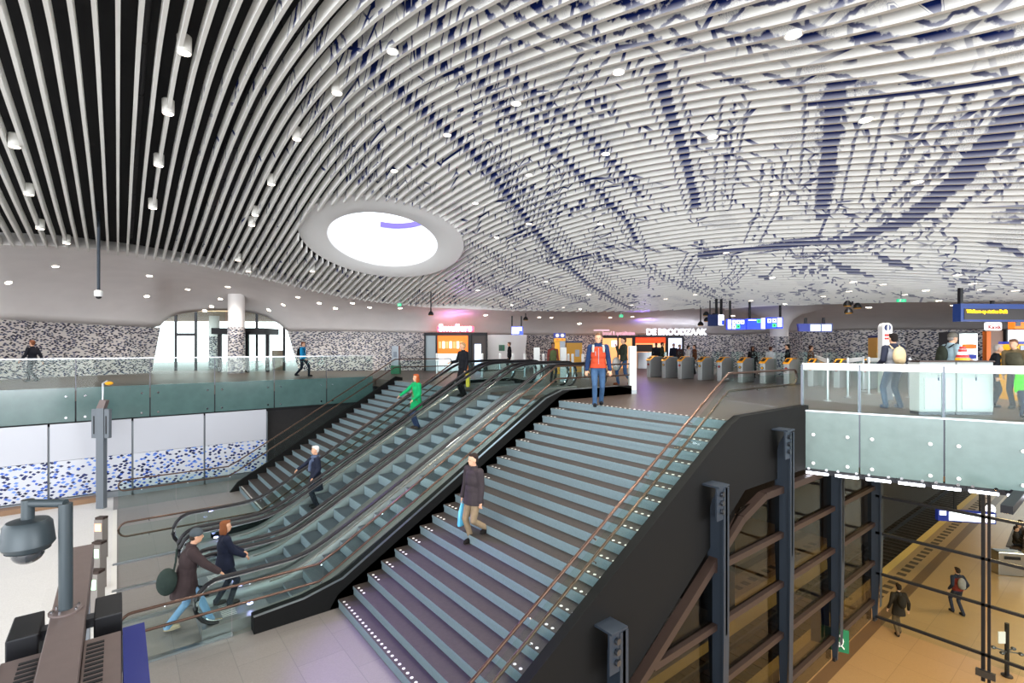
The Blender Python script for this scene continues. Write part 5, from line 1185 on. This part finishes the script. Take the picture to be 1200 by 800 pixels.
    if sleeve:
        m = MB(); slv(m); limb(m, [up(-.12, 0, 1.42), up(.12, 0, 1.42)], [.073*k, .073*k]); m.tube([up(0, -.012, 1.40), up(0, -.004, 1.53)], [.092*k, .078*k], 14); fuse(m, 'sleeves', cloth(sleeve), e, vox*1.2, 3)
    for s_ in (1, -1):
        hj, kn, an, ft = J['leg', s_]; m = MB(); m.ell(ft+S((0, .055, .045)), (.048*k, .115*k, .045*k), 14, 8); m.ell(ft+S((0, -.02, .06)), (.043*k, .06*k, .06*k), 12, 8); m.ell(ft+S((0, .045, .014)), (.05*k, .135*k, .016*k), 14, 6)
        fuse(m, 'shoe', cloth(shoes), e, .012, 2)
    m = MB()
    if beanie:
        m.ell(head+Mh@S((0, -.012, .058)), (.088*k, .107*k, .092*k), 16, 10, M=Mh); fuse(m, 'beanie', cloth(beanie), e, .012, 2)
        m = MB(); m.ell(head+Mh@S((0, -.055, -.01)), (.078*k, .055*k, .06*k), 12, 8, M=Mh)
    else:
        m.ell(head+Mh@S((0, -.028, .062)), (.083*k, .092*k, .080*k), 16, 10, M=Mh); m.ell(head+Mh@S((0, -.055, .01)), (.080*k, .06*k, .085*k), 14, 8, M=Mh); m.ell(head+Mh@S((0, .045, .105)), (.06*k, .045*k, .030*k), 12, 8, M=Mh)
    if hairlong:
        m.ell(head+Mh@S((0, -.06, -.06)), (.098*k, .065*k, .12*k), 14, 10, M=Mh)
        for s_ in (1, -1): m.ell(head+Mh@S((.078*s_, -.01, -.05)), (.026*k, .05*k, .11*k), 10, 8, M=Mh)
    fuse(m, 'hair', cloth(hair), e, .012, 2)
    if pack:
        m = MB(); m.ell(up(0, -.19, 1.24), (.14*k, .10*k, .22*k), 14, 10); m.ell(up(0, -.25, 1.15), (.10*k, .06*k, .11*k), 12, 8); fuse(m, 'backpack', cloth(pack), e, .016, 3)
        for s_ in (1, -1):
            m = MB(); m.tube([up(.09*s_, -.12, 1.40), up(.105*s_, -.02, 1.485), up(.11*s_, .085, 1.43), up(.115*s_, .135, 1.28), up(.13*s_, .10, 1.12), up(.12*s_, -.08, 1.06)], .022*k, 8, rz=.012*k); m.build('strap', cloth(packmat), e, smooth=True)
    return e, J, up, S
W = dict(footR=(.09, .28, 0), footL=(-.09, -.30, .03), handR=(.27, -.16, .88), handL=(-.27, .22, .95), hips=.885)
W2 = dict(footR=(.09, -.30, .03), footL=(-.09, .28, 0), handR=(.27, .22, .95), handL=(-.27, -.16, .88), hips=.885)
def world(e, p): return e.matrix_basis @ Vector(p)
# -- the man in the orange and navy jacket at the head of the stairs
e, J, up, S = person('man in an orange jacket with navy sleeves at the head of the stairs', at(701, 474.5, 0), 186, 1.80, 'b9452a', '1a2f52', '3a5576', '17181c', '6b4d38', fine=True,
    footR=(.09, .16, -.02), footL=(-.08, -.12, 0), handR=(.28, .08, .86), handL=(-.27, .10, .88), turn=.1, hips=.905, bulk=1.1)
q = MB(); q.tube([up(-.0, .142, 1.02), up(0, .145, 1.22), up(0, .13, 1.40)], .008, 6); q.build('zip', cloth('8f98a8'), e)
q = MB(); q.tube([up(.07, .135, 1.22), up(.075, .13, 1.32)], .008, 6); q.build('chest_zip', cloth('8f98a8'), e)
for s_ in (1, -1):
    q = MB(); q.tube([up(.10*s_, -.05, 1.47), up(.12*s_, .05, 1.47), up(.125*s_, .105, 1.38), up(.13*s_, .115, 1.30)], .028, 8, rz=.014); q.build('backpack_strap', cloth('9aa39c'), e, smooth=True)
# -- the man on the stairs with a pale blue carrier bag
zst = LOW+7*.175; fpos = at(555, 636, zst); 
e, J, up, S = person('man in a dark brown jacket walking down the right stairs with a blue bag', fpos, 226, 1.77, '3a3336', None, '8d7a62', '1b1817', '2a211d', fine=True,
    footR=(.08, .02, 0), footL=(-.10, -.25, .175), handR=(.30, .06, .80), handL=(-.23, .02, .86), hips=.93, turn=.15, coat=.15, bulk=1.15)
hb = world(e, J['arm', 1][2])+Vector((0, 0, -.08))
bg_ = empty('carrier_bag', 'pale blue and white carrier bag held by the man on the stairs', 'bag', hb, YAW-math.radians(226)+.3)
q = MB(); vs = []
for z, a, b_ in ((0, .015, .015), (-.10, .03, .06), (-.22, .05, .12), (-.46, .06, .16), (-.50, .05, .15)):
    vs += [(a*math.cos(t), b_*math.sin(t)*(1+.05*math.sin(3*t)), z) for t in np.linspace(0, 2*PI, 13)[:-1]]
q.add(vs, [(i*12+j, i*12+(j+1) % 12, (i+1)*12+(j+1) % 12, (i+1)*12+j) for i in range(4) for j in range(12)]+[tuple(range(48, 60)), tuple(range(11, -1, -1))]); q.build('bag_body', mat('light blue plastic', '5aaed0', .35, var=.35, vscale=5), bg_, smooth=True)
q = MB(); q.tube([(0, -.02, 0), (0, 0, .07), (0, .02, 0)], .008, 6); q.build('bag_handle', mat('blue plastic', '4a9cc4', .4), bg_)
# -- the couple stepping on the nearest escalator
e, J, up, S = person('man in a long dark brown coat and grey beanie stepping onto the nearest escalator', at(216, 738, LOW), 55, 1.84, '3d3233', None, '7fa2c4', 'b9a68a', '3a2f28', fine=True, beanie='4a5257',
    footR=(.09, .42, 0), footL=(-.09, -.22, .02), handR=(.24, .50, 1.0), handL=(-.25, .10, .85), hips=.89, lean=.22, coat=.28, bulk=1.22)
b0 = MB(); b0.ell((0, 0, 0), (.16, .13, .24), 14, 10); b0.tube([(.1, .05, .1), (.14, .10, .3), (.16, .16, .5)], .02, 8); bp = world(e, up(.12, -.26, .98)); o = fuse(b0, 'shoulder_bag', cloth('2e3a36'), None, .014, 3); o.location = bp; tag(o, 'dark green shoulder bag behind the man in the long brown coat', 'bag')
u_, v_ = 1.66, 11.28
e, J, up, S = person('woman in a padded black jacket beside the man in the long brown coat', (u_, v_, LOW+.02), 52, 1.68, '1d2233', None, '1f2430', '2a2522', '7a4a2e', fine=True, hairlong=1,
    footR=(.09, .10, 0), footL=(-.09, -.12, 0), handR=(.12, .34, 1.0), handL=(-.10, .34, 1.02), hips=.9, turn=.25, bulk=1.18, coat=.12)
# -- riders of the far escalator
def step_z(u): 
    k = math.floor((u-2.35)/.405); return ze(2.35+.405*k+.2)
def rider(u, lab, **kw):
    return person(lab, (u, 14.13, step_z(u)+.006), 232, **kw)
e, J, up, S = rider(4.27, 'white haired woman in a long black coat riding down, hand on the rail', h=1.68, top='1f2434', legs='22252f', shoes='18171a', hair='d9d6d2', fine=True, handR=(.46, .42, 1.02), handL=(-.22, .14, .92), coat=.42, hips=.92, bulk=1.05)
q = MB(); q.tube([up(-.09, .09, 1.40), up(0, .13, 1.34), up(.06, .14, 1.18), up(.07, .15, 1.05)], .045, 10); q.tube([up(-.10, .02, 1.47), up(0, .09, 1.46), up(.10, .02, 1.47), up(0, -.07, 1.48)], .045, 10, closed=True); q.build('scarf', cloth('56627c'), e, smooth=True)
e, J, up, S = rider(7.33, 'red haired woman in a bright green coat riding down the far escalator', h=1.70, top='0f9a5c', legs='2b3a5e', shoes='5a4a42', hair='a5532c', fine=True, hairlong=1, handR=(.46, .40, 1.02), handL=(-.16, .20, .96), coat=.30, bulk=1.08, hips=.92)
q = MB(); q.tube([up(.13, .0, 1.47), up(.06, .135, 1.28), up(-.10, .155, 1.0), up(-.20, .06, .92)], .012, 6); q.build('bag_strap', cloth('6d5a45'), e)
e, J, up, S = rider(9.05, 'man in black looking down at his hand near the top of the far escalator', h=1.80, top='14161c', legs='15161b', shoes='151515', hair='a98a63', fine=True, handR=(.18, .34, 1.12), handL=(-.26, .06, .84), turn=.2, hips=.92)
bb = empty('carrier_bag', 'bright yellow shopping bag beside the man in black on the escalator', 'bag', world(e, J['arm', -1][2])+Vector((.05, -.06, -.12)), .9)
q = MB(); q.prism([(-.15, -.42), (.17, -.42), (.19, -.05), (.1, 0), (-.1, 0), (-.17, -.05)], -.06, .06); q.build('bag_body', mat('yellow plastic', 'e8cf1e', .35, var=.08), bb, bevel=.02); q = MB(); q.tube([(-.07, 0, -.01), (-.05, 0, .10), (.05, 0, .10), (.07, 0, -.01)], .008, 6); q.build('bag_handle', mat('yellow handle', 'c9b21c', .4), bb)
q = MB(); q.ell((0.02, -.065, -.22), (.05, .006, .05), 10, 6); q.build('print', MT['white'], bb)
# -- walkers on the upper floor
person('walker in a dark jacket passing the mosaic wall at the far left', at(38, 447.5, 0), 272, 1.76, '23242c', None, '3b3c40', '222222', '7a4a32', **W)
person('walker in a bright blue jacket with black backpack striding past the arch', at(355, 441, 0), 92, 1.74, '1c8fc6', None, '1e2430', '14141a', '6b3a26', pack='15171c', packmat='15171c', **W2)
person('person in a green and brown jacket behind the escalator heads', col(648, 20.5), 160, 1.62, '56613f', '7a3f38', '2b2b30', hair='221a18', skin=SKIN2)
e, J, up, S = person('man in a dark green coat drinking, walking left behind the white pillar', at(731, 451, 0), 262, 1.84, '33382f', None, '33507a', '7a4028', '3c2c24', handR=(.10, .24, 1.42), handL=(-.25, .15, .90), footR=(.09, .20, 0), footL=(-.09, -.26, .02), hips=.9)
b0 = MB(); b0.ell((0, 0, 0), (.20, .12, .26), 14, 10); o = fuse(b0, 'travel_bag', cloth('b9b6b2'), None, .016, 3); o.location = world(e, up(.02, .28, .80)); tag(o, 'pale grey bag carried by the man in the dark green coat', 'bag')
person('person in black standing by the green wall box', col(597, 28.5), 280, 1.72, '17181c', None, '1d1d22', hair='5a3f30')
far = [(776, 29, 95, 1.72, '2b3127', '2a1c16', 'person in dark green standing in front of the bakery'), (769, 30, 200, 1.70, '1f2026', '1c1512', 'person in black close beside the one in dark green'), (789.5, 30, 180, 1.66, '1b1e2c', '2b1d18', 'person in navy standing right of the bakery door'), (796.5, 30, 150, 1.60, '4a2f2c', '3a2420', 'person in dark brown at the bakery picture wall'),
       (806.5, 27, 90, 1.52, 'd4d2cf', '2a201c', 'person in a white top right of the bakery, behind the gates'), (814, 27, 270, 1.56, '6b3a22', '2b1712', 'person in a rust brown coat right of the one in white'), (882, 23.5, 180, 1.48, '1a1718', '15100f', 'long haired person in black behind the gates'), (903, 22.0, 60, 1.46, 'cfd0d4', '4a2a20', 'person in white bending behind the gates'),
       (923, 21.5, 300, 1.56, '16171a', '121012', 'person in a black jacket behind the gates near the flared column'), (950, 21, 100, 1.50, '6a4a38', '3a2218', 'person in brown behind the gates near the departure screens')]
for px, Y, dg_, hh, c, hc, lab in far:
    person(lab, col(px, Y), dg_, hh, c, None, '25262d', hair=hc, hairlong=1 if 'long haired' in lab else 0, skin=SKIN2 if px in (882, 769) else SKIN)
# -- around the right balcony
e, J, up, S = person('man with a beige backpack seen from behind at the balcony', at(1047, 478, 0), 2, 1.77, '8d9199', '2c3040', '27425e', '31405f', '1c1716', fine=True, footR=(.16, .02, 0), footL=(-.20, -.02, 0), handR=(.20, .22, 1.02), handL=(-.20, .22, 1.02), pack='cdb893', packmat='cdb893', hips=.91, bulk=1.08)
person('man in a pale blue coat and grey knitted cap behind the white cabinets', col(1112, 12.3), 95, 1.78, '9fb9c4', None, '2c3038', hair='8a8580', beanie='6a675f', pack='2f352c', packmat='15161a', fine=True, handR=(.16, .3, 1.12), handL=(-.1, .34, 1.15), lean=.1, bulk=1.1)
person('grey haired person in a dark coat right of the white cabinets', col(1163, 12.0), 120, 1.50, '24262b', None, '2c3038', hair='b9b0a8', lean=.15)
person('person in a green brown coat at the right picture edge', col(1192, 11.6), 250, 1.62, '5d5a4a', '7a6a4e', '2b2b30', hair='6a4a3a', lean=.2, bulk=1.15)
person('child in a bright green jacket at the right picture edge behind glass', col(1201, 10.2), 200, 1.05, '54d82a', None, '27324a', hair='5a4030', bulk=1.1)
# -- on the platform below
person('person in a long dark coat walking away on the platform', at(1053, 743, PLAT), 8, 1.76, '2e2722', None, '6b5740', '1c1815', '2b211a', coat=.22, pack='28231f', packmat='28231f', **dict(W, hips=.9, handR=(.3, -.02, .9), handL=(-.3, .05, .9), footR=(.09, .12, 0), footL=(-.09, -.12, 0)))
person('person in dark blue and red with a grey backpack walking on the platform', at(1122, 719, PLAT), 2, 1.74, '7a2a22', '232a3a', '2b3040', '1c1a1c', '2a1e18', pack='8a8784', packmat='30343c', **dict(W, footR=(.07, -.16, .01), footL=(-.07, .14, 0), hips=.9, handR=(.27, .02, .95), handL=(-.28, .04, .95)))
bx = bpy.data.objects['bench'].location
for i, (dx, c, lab) in enumerate(((.1, '2b2622', 'seated person in dark brown nearest the steel bin'), (.8, '1c1d22', 'seated person in black, second on the platform bench'), (1.5, '3a2f2a', 'seated person in brown, third on the platform bench'))):
    person(lab, (bx.x+dx*1.0, bx.y+.22, PLAT), -142+0, 1.7, c, None, '22242b', hair='2a1f1a', hips=.52, footR=(.12, .46, 0), footL=(-.12, .46, 0), handR=(.16, .32, 1.02), handL=(-.16, .32, 1.02)) if False else person(lab, (bx.x+dx, bx.y, PLAT), math.degrees(-math.atan2(SN, CS))*1.0+180-0, 1.7, c, None, '22242b', hair='2a1f1a', hips=.56, footR=(.12, .46, 0), footL=(-.12, .46, 0), handR=(.16, .32, 1.02), handL=(-.16, .32, 1.02))
